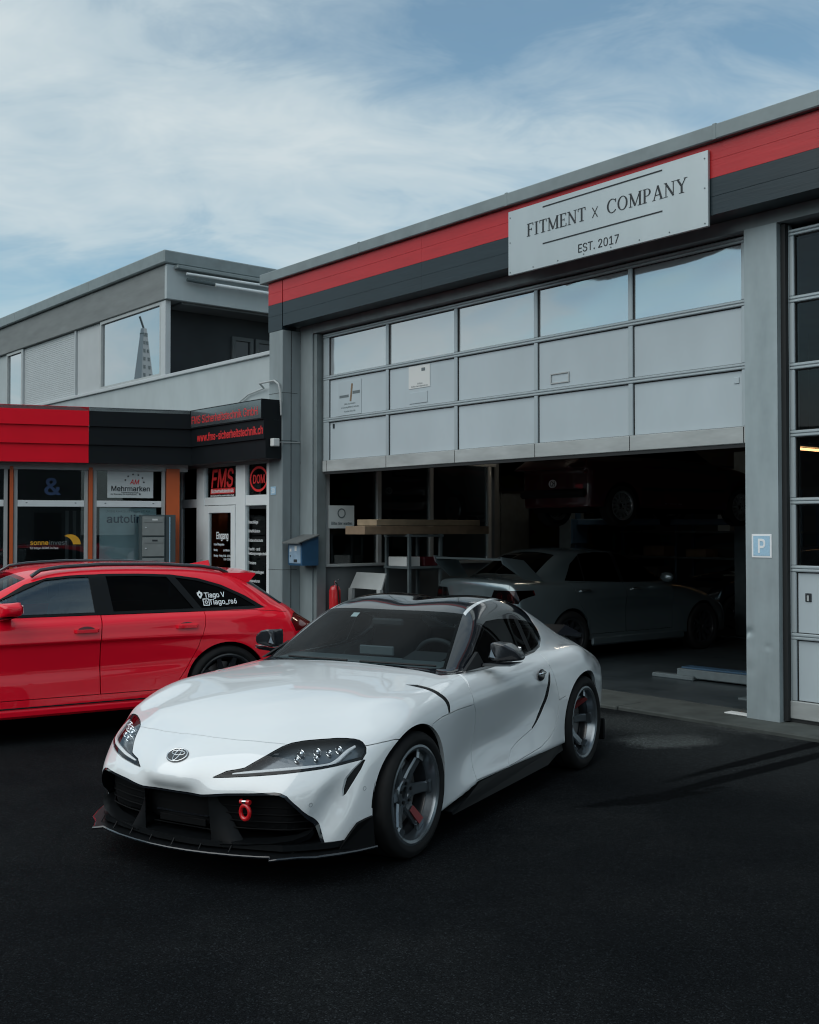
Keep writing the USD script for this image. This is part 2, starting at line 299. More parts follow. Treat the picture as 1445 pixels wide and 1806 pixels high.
for z in (1.15, 2.95, 3.62): obj('joint', bx(-7.547, -7.198, -.302, -.05, z, z + .006), 'soffit_dark', g)
obj('wall', bx(-7.199, -6.90, 0, .19, 0, 4.55), 'concrete_grey', g)
obj('joint', bx(-7.203, -7.197, -.16, -.15, 0, 4.5), 'soffit_dark', g)
obj('wall', bx(-12, -7.5, .3, .5, 0, 4.3), 'concrete_grey', g)
obj('door_jamb', bx(-6.899, -6.83, .02, .185, 0, 4.43, .006), 'cap_metal', g)
obj('lintel', bx(-7.19, 7.5, .004, .5, 4.44, 4.56), 'concrete_grey', g)
obj('pillar', bx(5.6, 7.4, 0, .5, 0, 4.44), 'panel_metal', g)
# red and black boarded fascia with joints between its boards
for k, (x0, x1) in enumerate(((-7.57, -7.215), (-7.195, -4.2), (-4.1988, -1.35), (-1.3488, 1.6), (1.6012, 4.6), (4.6012, 7.5))):
    for z0, z1, nm, mm in ((4.55, 4.716, 'fascia_board', 'fascia_black'), (4.7172, 4.884, 'fascia_board', 'fascia_black'), (4.8852, 5.045, 'fascia_board', 'fascia_red'), (5.0462, 5.20, 'fascia_board', 'fascia_red')):
        if k == 0 and z0 < 4.6: z0 = 4.502
        obj(nm, bx(x0, x1, -.30 + random.uniform(0, .0016), -.06, z0, z1, .0012), mm, g, smooth=False)
obj('fascia_gap', bx(-7.216, -7.194, -.285, -.1, 4.89, 5.19), 'fascia_red_dark', g); obj('fascia_gap', bx(-7.216, -7.194, -.285, -.1, 4.56, 4.888), 'seal_rubber', g)
obj('soffit', bx(-7.19, 7.5, -.29, 0, 4.562, 4.60), 'soffit_dark', g)
x = -7.72
for w in (2.35, 2.65, 2.64, 2.66, 2.6, 2.4):   # roof edge flashing in lengths
    obj('roof_flashing', bx(x + .003, x + w - .003, -.36, 1.2, 5.205, 5.345, .01), 'cap_metal', g)
    obj('flashing_clip', bx(x + w - .02, x + w + .02, -.364, -.2, 5.204, 5.35, .004), 'cap_metal', g); x += w
obj('roof', bx(-7.6, 7.4, 1.2, 12.2, 5.15, 5.33), 'roof_felt', g)
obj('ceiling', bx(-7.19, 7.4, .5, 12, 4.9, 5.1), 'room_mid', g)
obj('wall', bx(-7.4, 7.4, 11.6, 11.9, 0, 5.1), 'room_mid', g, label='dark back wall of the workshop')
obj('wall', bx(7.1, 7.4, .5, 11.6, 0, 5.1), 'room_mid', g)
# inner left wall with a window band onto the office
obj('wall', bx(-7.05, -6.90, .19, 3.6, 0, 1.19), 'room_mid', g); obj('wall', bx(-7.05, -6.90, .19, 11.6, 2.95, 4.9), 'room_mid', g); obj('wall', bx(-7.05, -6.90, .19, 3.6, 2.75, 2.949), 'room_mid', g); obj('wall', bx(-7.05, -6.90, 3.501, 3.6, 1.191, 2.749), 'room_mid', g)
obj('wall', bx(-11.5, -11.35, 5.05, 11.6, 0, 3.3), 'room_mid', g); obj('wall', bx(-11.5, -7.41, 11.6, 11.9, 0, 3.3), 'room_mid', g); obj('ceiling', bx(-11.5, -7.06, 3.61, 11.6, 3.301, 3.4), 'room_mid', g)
wf = obj('inner_window', bx(-6.92, -6.84, .20, 3.5, 1.19, 1.23, .004), 'frame_grey', g)
obj('head_rail', bx(-6.92, -6.86, .20, 3.5, 2.70, 2.76, .004), 'frame_grey', wf)
for y in (.20, 1.12, 2.12, 3.33): obj('mullion', bx(-6.92, -6.86, y, y + .07, 1.231, 2.699, .004), 'frame_grey', wf)
for y in (.271, 1.191, 2.191): obj('pane', bx(-6.905, -6.899, y, y + (.848 if y < 1 else .928 if y < 2 else 1.138), 1.235, 2.695), 'window_glass', wf)
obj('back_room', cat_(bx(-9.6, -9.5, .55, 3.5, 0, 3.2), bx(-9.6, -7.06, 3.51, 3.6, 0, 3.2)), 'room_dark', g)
# sectional doors
def door(x0, x1, zb, glazed, cols, label, key=False):
    xs = np.linspace(x0, x1, cols + 1); fr = []
    d = obj('sectional_door', bx(x1 + .02, x1 + .07, .171, .20, .05, 4.36) if not glazed else bx(x0 - .06, x0 - .02, .11, .17, zb, 4.43, .004), 'door_frame', g, label=label)
    pitch = .585 if not glazed else .595; rows = 3 if not glazed else 7
    obj('bottom_rail', bx(x0 - .10, x1 + .08, .098, .17, zb, zb + .155, .006), 'door_bottom', d)
    obj('seal', bx(x0 - .08, x1 + .06, .11, .16, zb - .035, zb - .001), 'seal_rubber', d)
    for r in range(rows):
        a = zb + .16 + r * pitch; top = a + pitch - .07
        pane = (r == 2) if not glazed else r >= 2
        for c in range(cols):
            L, R = xs[c] + .035, xs[c + 1] - .035
            if pane:
                vv, ff = [], []; n = 9 if not glazed else 2; wob = .0042 if not glazed else 0
                for i in range(n):
                    for j in range(n):
                        u, v = i / (n - 1), j / (n - 1); e = min(u, 1 - u, v, 1 - v)
                        vv.append((L + u * (R - L), .142 + (wob * (meshkit.noise(np.array([[u * 2.2 + c * 5, v * 2.2, r]]), 3)[0] - .5) * 2.4 * min(1, e * 6) if e > 0 else 0), a + v * (top - a)))
                for i in range(n - 1):
                    for j in range(n - 1):
                        k = i * n + j; ff += [[k, k + n, k + n + 1], [k, k + n + 1, k + 1]]
                obj('pane', trimesh.Trimesh(vv, ff, process=False), 'film_pane' if not glazed else 'window_glass', d, smooth=True)
            else: obj('panel', bx(L, R, .137, .155, a, top, .002), 'door_panel', d)
            obj('pane_seal', cat_(bx(L - .006, L - .0002, .128, .16, a, top), bx(R + .0002, R + .006, .128, .16, a, top), bx(L, R, .128, .16, top + .0002, top + .007), bx(L, R, .128, .16, a - .005, a - .0002)), 'seal_rubber', d)
        for c in range(cols + 1):
            w0, w1 = xs[c] - .0285, xs[c] + .0285
            if c == 0: w0 = xs[c] - .10 if not glazed else xs[c] - .019
            if c == cols: w1 = xs[c] + .08
            obj('stile', bx(w0, w1, .112, .165, a - .004, top + .008, .006), 'door_frame', d)
        if r < rows - 1 or True:
            z = top + .0085
            obj('rail', bx(x0 - .10 if not glazed else x0 - .019, x1 + .08, .107, .168, z, z + .026, .007), 'door_frame', d); obj('rail', bx(x0 - .10 if not glazed else x0 - .019, x1 + .08, .107, .168, z + .029, z + .056, .007), 'door_frame', d)
    return d
d1 = door(-6.70, -.10, 2.51, False, 5, 'half raised grey sectional door with one row of panes')
for c in range(6):
    xx = -6.7 + 1.32 * c; obj('rail_joint', bx(xx - .004, xx + .004, .096, .1, 2.515, 2.66), 'seal_rubber', d1)
obj('key_plate', bx(-6.60, -6.56, .13, .137, 3.10, 3.165, .002), 'ink_black', d1)
obj('hand_grip', cat_(bx(-2.53, -2.26, .125, .1365, 3.30, 3.312), bx(-2.53, -2.26, .125, .1365, 3.40, 3.412), bx(-2.53, -2.518, .125, .1365, 3.312, 3.40), bx(-2.272, -2.26, .125, .1365, 3.312, 3.40)), 'frame_grey', d1)
obj('hand_grip', bx(-.22, -.165, .128, .1365, 3.07, 3.13, .004), 'door_panel', d1)
obj('hand_grip', bx(-4.95, -4.60, .128, .1365, 3.29, 3.43, .012), 'door_panel', d1)
obj('door_head', bx(-6.85, -.02, .13, .4, 4.36, 4.437), 'soffit_dark', g)
obj('door_head', bx(.31, 5.6, .25, .4, 4.36, 4.437), 'soffit_dark', g)
d2 = door(.38, 5.5, .06, True, 4, 'closed grey sectional door with dark panes and lower panels')
obj('key_plate', bx(.485, .545, .128, .1365, 1.14 - .05, 1.165, .004), 'ink_black', d2); obj('key_hole', bx(.505, .525, .122, .1275, 1.095, 1.145, .003), 'frame_grey', d2)
obj('door_seal', bx(.311, .357, .06, .11, .04, 4.43), 'seal_rubber', g)
# notices stuck on the raised door
n1 = thing('door_notice', 'small white notice with a red cross arrow sketch on the leftmost door panel', 'notice', gw(-6.2, .13, 3.2), GA)
obj('sheet', bx(-.27, .25, 0, .005, .06, .52, .001), 'door_panel', n1)
obj('print', cat_(bx(-.24, -.03, -.002, -.0003, .30, .335), bx(.06, .22, -.002, -.0003, .335, .375), words('Bitte Durchfahrt', -.13, -.0004, .20, .022, .25, depth=.001), words('an Samstag Mittwoch freihalten', -.2, -.0004, .155, .022, .4, depth=.001), words('Kunden bitte die', -.13, -.0004, .10, .022, .25, depth=.001)), 'ink_grey', n1)
obj('cross_mark', move(bx(-.018, .018, -.0025, -.0003, -.12, .12), (.03, 0, .36), ry=.15), 'cardboard', n1)
n2 = thing('door_notice', 'pale pinkish notice with two printed lines on the second door panel', 'notice', gw(-4.95, .13, 3.45), GA)
obj('sheet', bx(-.01, .40, 0, .005, .03, .31, .001), 'paper', n2); obj('print', cat_(words('Bitte', .16, -.0004, .075, .02, .1, depth=.001), words('Reifen hier deponieren', .04, -.0004, .045, .018, .32, depth=.001), bx(.24, .31, -.002, -.0003, .235, .275)), 'ink_grey', n2)

# the company sign
s = thing('company_sign', 'brushed metal sign reading FITMENT x COMPANY on the fascia', 'sign', gw(-1.44, -.305, 4.45), GA)
obj('plate', bx(-1.27, 1.275, -.03, 0, 0, .69, .003), 'sign_metal', s)
def roman(txt, h):
    """upright roman capitals with thin and thick strokes and small serifs"""
    T, t_ = .125, .05; L = []
    def st(pts, w): return LineString(pts).buffer(w / 2, cap_style=2, join_style=2)
    def se(x, y, w=.30): return st([(x - w / 2, y), (x + w / 2, y)], .035)
    def arc(cx, cy, rx, ry, a0, a1, n=24): return [(cx + rx * math.cos(a), cy + ry * math.sin(a)) for a in np.linspace(a0, a1, n)]
    G = {'F': (.62, lambda: [st([(.16, 0), (.16, 1)], T), se(.16, .018), st([(.04, .982), (.56, .982)], t_), st([(.555, 1), (.555, .80)], .04), st([(.16, .52), (.42, .52)], t_), st([(.42, .61), (.42, .43)], .04)]),
         'I': (.40, lambda: [st([(.2, 0), (.2, 1)], T), se(.2, .018, .34), se(.2, .982, .34)]),
         'T': (.68, lambda: [st([(.34, 0), (.34, 1)], T), se(.34, .018, .36), st([(.03, .98), (.65, .98)], t_), st([(.05, 1), (.05, .78)], .04), st([(.63, 1), (.63, .78)], .04)]),
         'M': (.98, lambda: [st([(.14, 0), (.14, .98)], t_), st([(.13, .98), (.48, .05)], T), st([(.48, .05), (.83, .98)], t_), st([(.84, 0), (.84, .98)], T), se(.14, .018, .26), se(.84, .018, .32), se(.10, .982, .2), se(.86, .982, .22)]),
         'E': (.64, lambda: [st([(.16, 0), (.16, 1)], T), st([(.04, .982), (.56, .982)], t_), st([(.04, .02), (.58, .02)], t_), st([(.555, 1), (.555, .80)], .04), st([(.575, 0), (.575, .22)], .04), st([(.16, .52), (.42, .52)], t_), st([(.42, .61), (.42, .43)], .04)]),
         'N': (.80, lambda: [st([(.14, 0), (.14, .98)], t_), st([(.12, .98), (.66, .02)], T), st([(.66, 0), (.66, 1)], t_), se(.14, .018, .26), se(.10, .982, .2), se(.66, .982, .26)]),
         'C': (.76, lambda: [LineString(arc(.42, .5, .36, .49, .75, 2 * math.pi - .75, 40)).buffer(.03), Polygon(arc(.42, .5, .38, .50, 2.2, 4.1) + arc(.42, .5, .27, .46, 4.1, 2.2)), st([(.70, .98), (.70, .72)], .04)]),
         'O': (.84, lambda: [Polygon(arc(.42, .5, .38, .51, 0, 6.283, 60), [arc(.42, .5, .26, .46, 0, 6.283, 60)])]),
         'P': (.66, lambda: [st([(.16, 0), (.16, 1)], T), se(.16, .018, .34), se(.10, .982, .14), Polygon([(.16, 1), (.34, 1)] + arc(.34, .735, .26, .265, math.pi / 2, -math.pi / 2, 20) + [(.16, .47), (.16, .51)] + arc(.34, .735, .15, .225, -math.pi / 2, math.pi / 2, 20) + [(.16, .96)])]),
         'A': (.80, lambda: [st([(.12, 0), (.40, 1)], t_), st([(.40, 1), (.68, 0)], T), st([(.22, .34), (.58, .34)], t_), se(.12, .018, .24), se(.68, .018, .30)]),
         'Y': (.78, lambda: [st([(.39, 0), (.39, .5)], T), st([(.10, 1), (.39, .48)], T), st([(.66, 1), (.39, .48)], t_), se(.39, .018, .34), se(.11, .982, .28), se(.66, .982, .24)]),
         'X': (.80, lambda: [st([(.12, .95), (.62, .02)], .07), st([(.62, .95), (.12, .02)], .05)]), ' ': (.34, lambda: [])}
    x = 0; out = []
    for ch in txt:
        w, fn = G[ch.upper() if ch != 'x' else 'X']; sc = .82 if ch == 'x' else 1.0
        for q in fn(): out.append(affinity.translate(affinity.scale(q, h * sc, h * sc, origin=(0, 0)), x, 0))
        x += (w + .05) * h
    return unary_union(out), x
sh, w = roman('FITMENT x COMPANY', .135); sh = affinity.scale(sh, 2.05 / w, 1, origin=(0, 0))
mm = flat(sh, .003); mm.apply_translation((-.99, -.031, .365)); obj('lettering', mm, 'ink_black', s, smooth=False)
for x0, x1, z in ((-.76, .77, .625), (-.76, .77, .240)): obj('rule', bx(x0, x1, -.0335, -.0305, z, z + .014), 'ink_black', s)
obj('lettering', words('EST. 2017', -.28, -.0305, .055, .085, .53, depth=.003), 'ink_black', s)
for x in (-1.24, -.9, -.55, -.2, .15, .5, .85, 1.24): obj('rivet', cyl((x, -.031, .03), .007, 'y', .006, 10), 'ink_grey', s)
for z in (.35, .62): obj('rivet', cyl((1.24, -.031, z), .007, 'y', .006, 10), 'ink_grey', s); obj('rivet', cyl((-1.24, -.031, z), .007, 'y', .006, 10), 'ink_grey', s)

# parking sign and house number
p = thing('parking_sign', 'faded blue and white P parking sign on the pillar', 'sign', gw(.145, -.002, 1.47), GA)
obj('plate', bx(-.10, .10, -.004, 0, 0, .21, .001), 'text_white', p); obj('field', bx(-.083, .083, -.0065, -.0045, .017, .193), 'plate_blue', p)
obj('letter', words('P', -.045, -.0068, .045, .12, .085, bold=True), 'text_white', p)
p = thing('house_number', 'tiny blue plate with number 10 on the grey pilaster', 'sign', gw(-7.42, -.303, 2.20), GA)
obj('plate', bx(-.065, .065, -.006, 0, 0, .115, .002), 'plate_blue', p); obj('digits', words('10', -.043, -.0065, .025, .066, .085, bold=True), 'text_white', p)
# mailbox with a pitched lid, fixed on the wall strip beside the door
m = thing('wall_mailbox', 'blue letter box with a sloping grey lid on the garage wall', 'mailbox', gw(-6.92, -.14, 1.22), GA)
sec = Polygon([(-.15, .03), (-.13, 0), (.12, 0), (.14, .02), (.14, .37), (-.15, .33)])
a = trimesh.creation.extrude_polygon(Polygon([(-.13, .02), (-.12, 0), (.14, 0), (.14, .40), (-.13, .32)]), .34); a.apply_transform(np.array([[0, 0, 1, -.17], [1, 0, 0, 0], [0, 1, 0, 0], [0, 0, 0, 1.0]])); obj('box', a, 'mailbox_blue', m)
obj('front_plate', bx(-.14, .14, -.137, -.131, .03, .30, .002), 'mailbox_face', m); obj('slot', bx(-.02, .06, -.140, -.1375, .045, .085), 'ink_black', m)
obj('sticker', cat_(bx(.0, .05, -.139, -.1375, .20, .27), bx(-.12, -.08, -.139, -.1375, .19, .23)), 'paper', m); obj('lock', cyl((-.10, -.139, .13), .012, 'y', .006, 12), 'chrome', m)
rf = trimesh.convex.convex_hull([[x, y, z + d] for x in (-.21, .2) for (y, z) in ((-.21, .30), (.14, .41)) for d in (0, .015)]); obj('lid', rf, 'mailbox_roof', m)

# ------------------------------------------------------------------ shop with the stepped canopy
SA = math.atan2(.345, .938); B0 = (-3.333, 16.666, 0)
sx, sy = math.cos(SA), math.sin(SA)
def sw(x, y, z=0): return np.array([B0[0] + sx * x - sy * y, B0[1] + sy * x + sx * y, z])
def s2g(x, y):
    d = sw(x, y) - np.array(G0); c, s_ = math.cos(GA), math.sin(GA); return np.array([c * d[0] + s_ * d[1], -s_ * d[0] + c * d[1]])
shop = thing('corner_shop', 'low shop with glazed front under a stepped red and black canopy', 'building', G0, GA)
def band(z0, z1, out, name, mm, pts, th=.05, back=None):
    """a canopy board along a polyline of its front edge (garage axes)"""
    ln = LineString(pts); pg = Polygon(list(ln.coords) + list(ln.parallel_offset(th, 'left').coords)[::1 if True else -1][::-1]) if False else ln.buffer(th, cap_style=2, join_style=2, single_sided=True)
    q = trimesh.creation.extrude_polygon(pg, z1 - z0); q.apply_translation((0, 0, z0)); return obj(name, q, mm, shop, smooth=False)
left, split, bend = s2g(-9, 0), s2g(-1.475, 0), np.array([-9.266, -.62])
tilt = ((3.235, 3.515, 0.0), (2.965, 3.234, .03), (2.695, 2.964, .06))
for z0, z1, o in tilt:
    nl = np.array([s2g(0, 1)[0] - s2g(0, 0)[0], s2g(0, 1)[1] - s2g(0, 0)[1]])
    a, b, c = left + nl * o, split + nl * o, bend + nl * o + np.array([0.0, 0])
    c = np.array([c[0], -.62 + o]); e = np.array([-7.22, -.62 + o])
    band(z0, z1, o, 'canopy_board', 'canopy_red', [a, b]); band(z0, z1, o, 'canopy_board', 'canopy_black', [b + (b - a) / np.linalg.norm(b - a) * .004, c, e + np.array([-.27, 0])])
    band(z0, z1, o, 'canopy_board', 'canopy_black', [e + np.array([-.268, -.004 if o == 0 else 0]), e + np.array([0, -.004 if o == 0 else 0]), np.array([-7.22, -.305])])
obj('canopy_face', bx(-9.22, -7.232, -.629, -.6250, 3.25, 3.50, .001), 'canopy_grey', shop, label='shiny grey upper fascia panel behind red lettering')
q = trimesh.creation.extrude_polygon(Polygon([left, split, bend, (-7.25, -.6), (-7.25, -.31), (-7.6, -.31), (-7.6, .28), s2g(0, 2.2), s2g(-9, 2.2)]), .05); q.apply_translation((0, 0, 3.46)); obj('canopy_roof', q, 'cap_metal', shop, smooth=False)
q = trimesh.creation.extrude_polygon(Polygon([s2g(-9, .13), s2g(-.05, .13), (-9.27, -.45), (-7.30, -.45), (-7.30, -.32), (-7.6, -.32), (-7.6, .1), s2g(.1, .75), s2g(-9, .75)]), .03); q.apply_translation((0, 0, 2.70)); obj('canopy_soffit', q, 'soffit_pale', shop, smooth=False)
obj('lettering', words('FMS Sicherheitstechnik GmbH', -9.20, -.6295, 3.30, .115, 1.88), 'letter_red', shop, smooth=False)
obj('lettering', words('www.fms-sicherheitstechnik.ch', -9.10, -.5905, 3.035, .11, 1.86, bold=True), 'letter_red', shop, smooth=False)
obj('wall_head', bx(-10.25, -7.58, -.28, .1, 2.66, 2.73), 'frame_grey', shop)
# FMS front: white frames, panes and the entrance door
Y = -.29
fw = obj('shop_front', cat_(bx(-10.2317, -10.1429, Y, Y + .07, .1, 2.66, .004), bx(-7.625, -7.548, Y, Y + .07, .05, 2.66, .004)), 'frame_white', shop, label='white framed glazed entrance front')
for x0, x1 in ((-9.6395, -9.4027), (-8.4552, -8.1887)): obj('post', bx(x0, x1, Y - .01, Y + .07, .05, 2.66, .004), 'frame_white', fw)
for x0, x1, za, zb in ((-10.1419, -9.6405, 2.05, 2.18), (-9.4017, -8.4561, 2.08, 2.20), (-8.1877, -7.626, 2.06, 2.21), (-10.1419, -9.6405, .1, .3), (-8.1877, -7.626, .1, .25)): obj('transom', bx(x0, x1, Y, Y + .07, za, zb, .004), 'frame_white', fw)
for x0, x1, za, zb in ((-10.1419, -9.6405, 2.181, 2.66), (-9.4017, -8.4561, 2.201, 2.66), (-8.1877, -7.626, 2.211, 2.66), (-10.1419, -9.6405, .301, 2.049), (-8.1877, -7.626, .251, 2.059)): obj('pane', bx(x0, x1, Y + .03, Y + .036, za, zb), 'window_glass', fw)
dr = obj('entrance_door', cat_(bx(-9.3928, -9.2448, Y - .02, Y + .04, .06, 2.07, .006), bx(-8.5835, -8.4650, Y - .02, Y + .04, .06, 2.07, .006), bx(-9.2438, -8.5845, Y - .02, Y + .04, 1.96, 2.07, .006), bx(-9.2438, -8.5845, Y - .02, Y + .04, .06, .25, .006)), 'frame_white', shop)
obj('pane', bx(-9.2448, -8.5835, Y + .005, Y + .011, .25, 1.96), 'window_glass', dr); obj('pull_handle', tube([(-9.4619 + .09, Y - .07, .95), (-9.4619 + .09, Y - .07, 1.25)], .018), 'frame_grey', dr)
obj('lettering', words('Eingang', -9.0474, Y - .002 + .006, 1.57, .10, .36, bold=True), 'text_white', dr, smooth=False)
obj('lettering', cat_(words('Unsere Öffnungszeiten', -9.1164, Y + .004, 1.47, .032, .31), words('Montag', -9.1164, Y + .004, 1.385, .032, .11), words('geschlossen', -8.8302, Y + .004, 1.385, .032, .18), words('Dienstag - Freitag', -9.1164, Y + .004, 1.30, .032, .26), words('09.00 - 12.00 Uhr', -8.8302, Y + .004, 1.30, .032, .24), words('13.30 - 17.00 Uhr', -8.8203, Y + .004, 1.25, .032, .23)), 'text_white', dr, smooth=False)
fl = obj('lettering', words('FMS', -9.2645, Y + .026, 2.355, .265, .66, bold=True, slant=.16), 'letter_red', fw, smooth=False)
obj('lettering', flat(Polygon([(-9.2645, 2.25), (-8.5539, 2.25), (-8.5391, 2.335), (-9.2497, 2.335)]), .002).apply_translation((0, Y + .026, 0)), 'letter_red', fw, smooth=False)
obj('lettering', words('Sicherheitstechnik', -9.2448, Y + .0225, 2.268, .052, .68, bold=True), 'text_white', fw, smooth=False)
obj('lettering', words('Ihre Sicherheit ist unsere Leidenschaft', -9.2645, Y + .026, 2.212, .026, .70), 'text_white', fw, smooth=False)
oval = Point(0, 0).buffer(1, 40); dm = unary_union([affinity.scale(oval, .24, .185).difference(affinity.scale(oval, .208, .15))])
dm = affinity.translate(dm, -7.8728, 2.44); obj('logo_ring', flat(dm, .002).apply_translation((0, Y + .026, 0)), 'letter_red', fw, smooth=False)
obj('lettering', words('DOM', -8.035, Y + .026, 2.38, .12, .325, bold=True), 'letter_red', fw, smooth=False)
for k, tx in enumerate(('Beschläge', 'Briefkästen', 'Einbruchschutz', 'Flucht- und', 'Rettungswegtechnik', 'Tresore', 'Schliessanlagen', 'Reparaturen', 'Montagen')):
    z = (1.80, 1.67, 1.535, 1.41, 1.345, 1.21, 1.08, .95, .82)[k]; obj('lettering', words(tx, -8.1492, Y + .026, z, .042, .026 * len(tx) + .03), 'text_white', fw, smooth=False)
# shop windows of the long front (its own axes)
def sbx(x0, x1, y0, y1, z0, z1, b=0.0):
    q = bx(x0, x1, y0, y1, z0, z1, b); v = q.vertices; P = np.array([s2g(a, c) for a, c in v[:, :2]]); return trimesh.Trimesh(np.column_stack([P, v[:, 2]]), q.faces, process=False)
def smesh(q):
    v = q.vertices; P = np.array([s2g(a, c) for a, c in v[:, :2]]); return trimesh.Trimesh(np.column_stack([P, v[:, 2]]), q.faces, process=False)
for x0, x1 in ((-2.565, -2.515), (-1.455, -1.395)): obj('column', sbx(x0, x1, .30, .44, .1, 2.64), 'orange_paint', shop)
obj('column', sbx(-.31, -.11, .28, .48, .1, 2.64), 'orange_paint', shop, label='wide orange column between shop window and entrance')
obj('wall_head', sbx(-9, .02, .31, .48, 2.60, 2.71), 'frame_grey', shop)
obj('wall', sbx(-9, -.31, .34, .48, 0, .55), 'plaster_light', shop)
for x0, x1 in ((-6.9, -5.6), (-5.55, -4.1), (-4.05, -2.59), (-2.51, -1.46), (-1.39, -.32)):
    w = obj('shop_window', cat_(sbx(x0, x0 + .055, .33, .41, .55, 2.60, .004), sbx(x1 - .055, x1, .33, .41, .55, 2.60, .004)), 'frame_grey', shop)
    obj('transom', sbx(x0 + .056, x1 - .056, .325, .41, 2.05, 2.145, .004), 'frame_white', w)
    obj('pane', sbx(x0 + .056, x1 - .056, .36, .366, 2.146, 2.60), 'window_glass', w); obj('pane', sbx(x0 + .056, x1 - .056, .36, .366, .56, 2.049), 'window_glass', w)
    for q in (x0 + .18, x1 - .18): obj('screw_cap', sbx(q - .012, q + .012, .321, .3245, 2.10, 2.112), 'ink_grey', w)
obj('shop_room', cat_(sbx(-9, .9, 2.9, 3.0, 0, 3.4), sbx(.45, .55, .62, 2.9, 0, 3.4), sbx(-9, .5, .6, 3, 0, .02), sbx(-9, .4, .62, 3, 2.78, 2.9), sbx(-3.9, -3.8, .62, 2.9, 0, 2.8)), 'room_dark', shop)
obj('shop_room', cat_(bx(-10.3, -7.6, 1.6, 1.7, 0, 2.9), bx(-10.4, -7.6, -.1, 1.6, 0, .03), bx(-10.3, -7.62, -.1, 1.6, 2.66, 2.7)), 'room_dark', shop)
obj('shop_desk', sbx(-2.4, -1.6, 1.3, 1.9, .02, .9, .02), 'room_mid', shop); obj('curtain', cat_(*[sbx(-1.75 + k * .11, -1.70 + k * .11, 1.0, 1.02, .6, 2.0) for k in range(3)]), 'room_mid', shop)
# things in and on the windows
a = thing('window_poster', 'pale sign with Mehrmarken print and a ring of stars in the upper shop window', 'poster', sw(-1.18, .355, 2.19), SA)
obj('sheet', bx(0, .68, 0, .004, 0, .41, .001), 'paper_grey', a); obj('lettering', words('Mehrmarken', .05, -.0005, .105, .075, .58, bold=True), 'ink_black', a, smooth=False)
obj('lettering', cat_(words('Vertretungsgarage', .20, -.0005, .073, .022, .26), words('Ihr Spezialist für Elektroautos', .05, -.0005, .045, .022, .38)), 'ink_black', a, smooth=False)
star = Polygon([((.02 if k % 2 == 0 else .009) * math.sin(k * math.pi / 5), (.02 if k % 2 == 0 else .009) * math.cos(k * math.pi / 5)) for k in range(10)])
for k in range(6):
    w = math.radians(165 - k * 33); obj('star', flat(affinity.translate(star, .40 + .14 * math.cos(w), .24 + .12 * math.sin(w)), .002).apply_translation((0, -.0005, 0)), 'ink_black', a, smooth=False)
obj('star', flat(affinity.translate(star, .48, .06), .002).apply_translation((0, -.0005, 0)), 'ink_black', a, smooth=False)
obj('mark', cat_(words('AM', .33, -.0005, .21, .07, .13, bold=True, slant=.2)), 'letter_red', a, smooth=False)
a = thing('window_poster', 'tall pale blue poster with autolina lettering in the lower shop window', 'poster', sw(-1.29, .38, .85), SA)
obj('sheet', bx(0, .84, 0, .004, 0, 1.19, .001), 'poster_blue', a); obj('lettering', words('autolina', .10, -.0005, .965, .115, .62, bold=True), 'ink_blue', a, smooth=False); obj('lettering', words('UNSERE FAHRZEUGE FINDEN SIE AUF', .09, -.0005, 1.12, .03, .66), 'ink_grey', a, smooth=False)
a = thing('window_lettering', 'yellow and white sonneinvest lettering with a yellow half sun on the dark pane', 'lettering', sw(-2.28, .358, 1.40), SA)
obj('lettering', words('sonne', 0, 0, .085, .065, .26, bold=True), 'yellow_print', a, smooth=False); obj('lettering', words('invest', .265, 0, .085, .065, .26), 'ink_grey', a, smooth=False); obj('lettering', words('Wir bringen SONNE ins Haus', 0, 0, .022, .032, .40), 'text_white', a, smooth=False)
sunp = Point(.57, .09).buffer(.15, 30).intersection(sbox(.3, .09, 1, 1)).difference(Point(.46, .06).buffer(.155, 30)); obj('sun_mark', flat(sunp, .002), 'yellow_print', a, smooth=False)
a = thing('window_lettering', 'dark blue ampersand on the upper dark pane', 'lettering', sw(-2.10, .358, 2.22), SA); obj('lettering', words('&', 0, 0, .01, .24, .25, bold=True), 'amp_blue', a, smooth=False)
# grey letter box cabinet standing before the shop window
a = thing('letterbox_cabinet', 'grey stack of letter boxes standing in front of the shop window', 'letter boxes', sw(-.54, -.1, 0), SA)
obj('cabinet', bx(-.19, .17, .01, .30, .25, 1.93, .006), 'cabinet_dark', a); obj('side_panel', bx(.172, .32, .02, .30, .25, 1.93, .004), 'cabinet_dark', a); obj('edge_strip', bx(.225, .24, .012, .0195, .3, 1.9), 'plate_blue', a)
for k in range(3):
    z = 1.62 - k * .31; b = obj('letter_box', bx(-.17, .15, -.012, .009, z, z + .285, .004), 'cabinet_grey', a)
    obj('flap', bx(-.15, .13, -.018, -.0125, z + .20, z + .26, .003), 'cabinet_grey', b); obj('name_plate', bx(-.03, .05, -.021, -.0185, z + .225, z + .25), 'ink_black' if k else 'paper', b); obj('lock', cyl((-.12, -.015, z + .12), .010, 'y', .01, 12), 'chrome', b)
obj('leg', bx(-.15, -.10, .1, .15, 0, .25), 'cabinet_dark', a); obj('leg', bx(.08, .13, .1, .15, 0, .25), 'cabinet_dark', a)
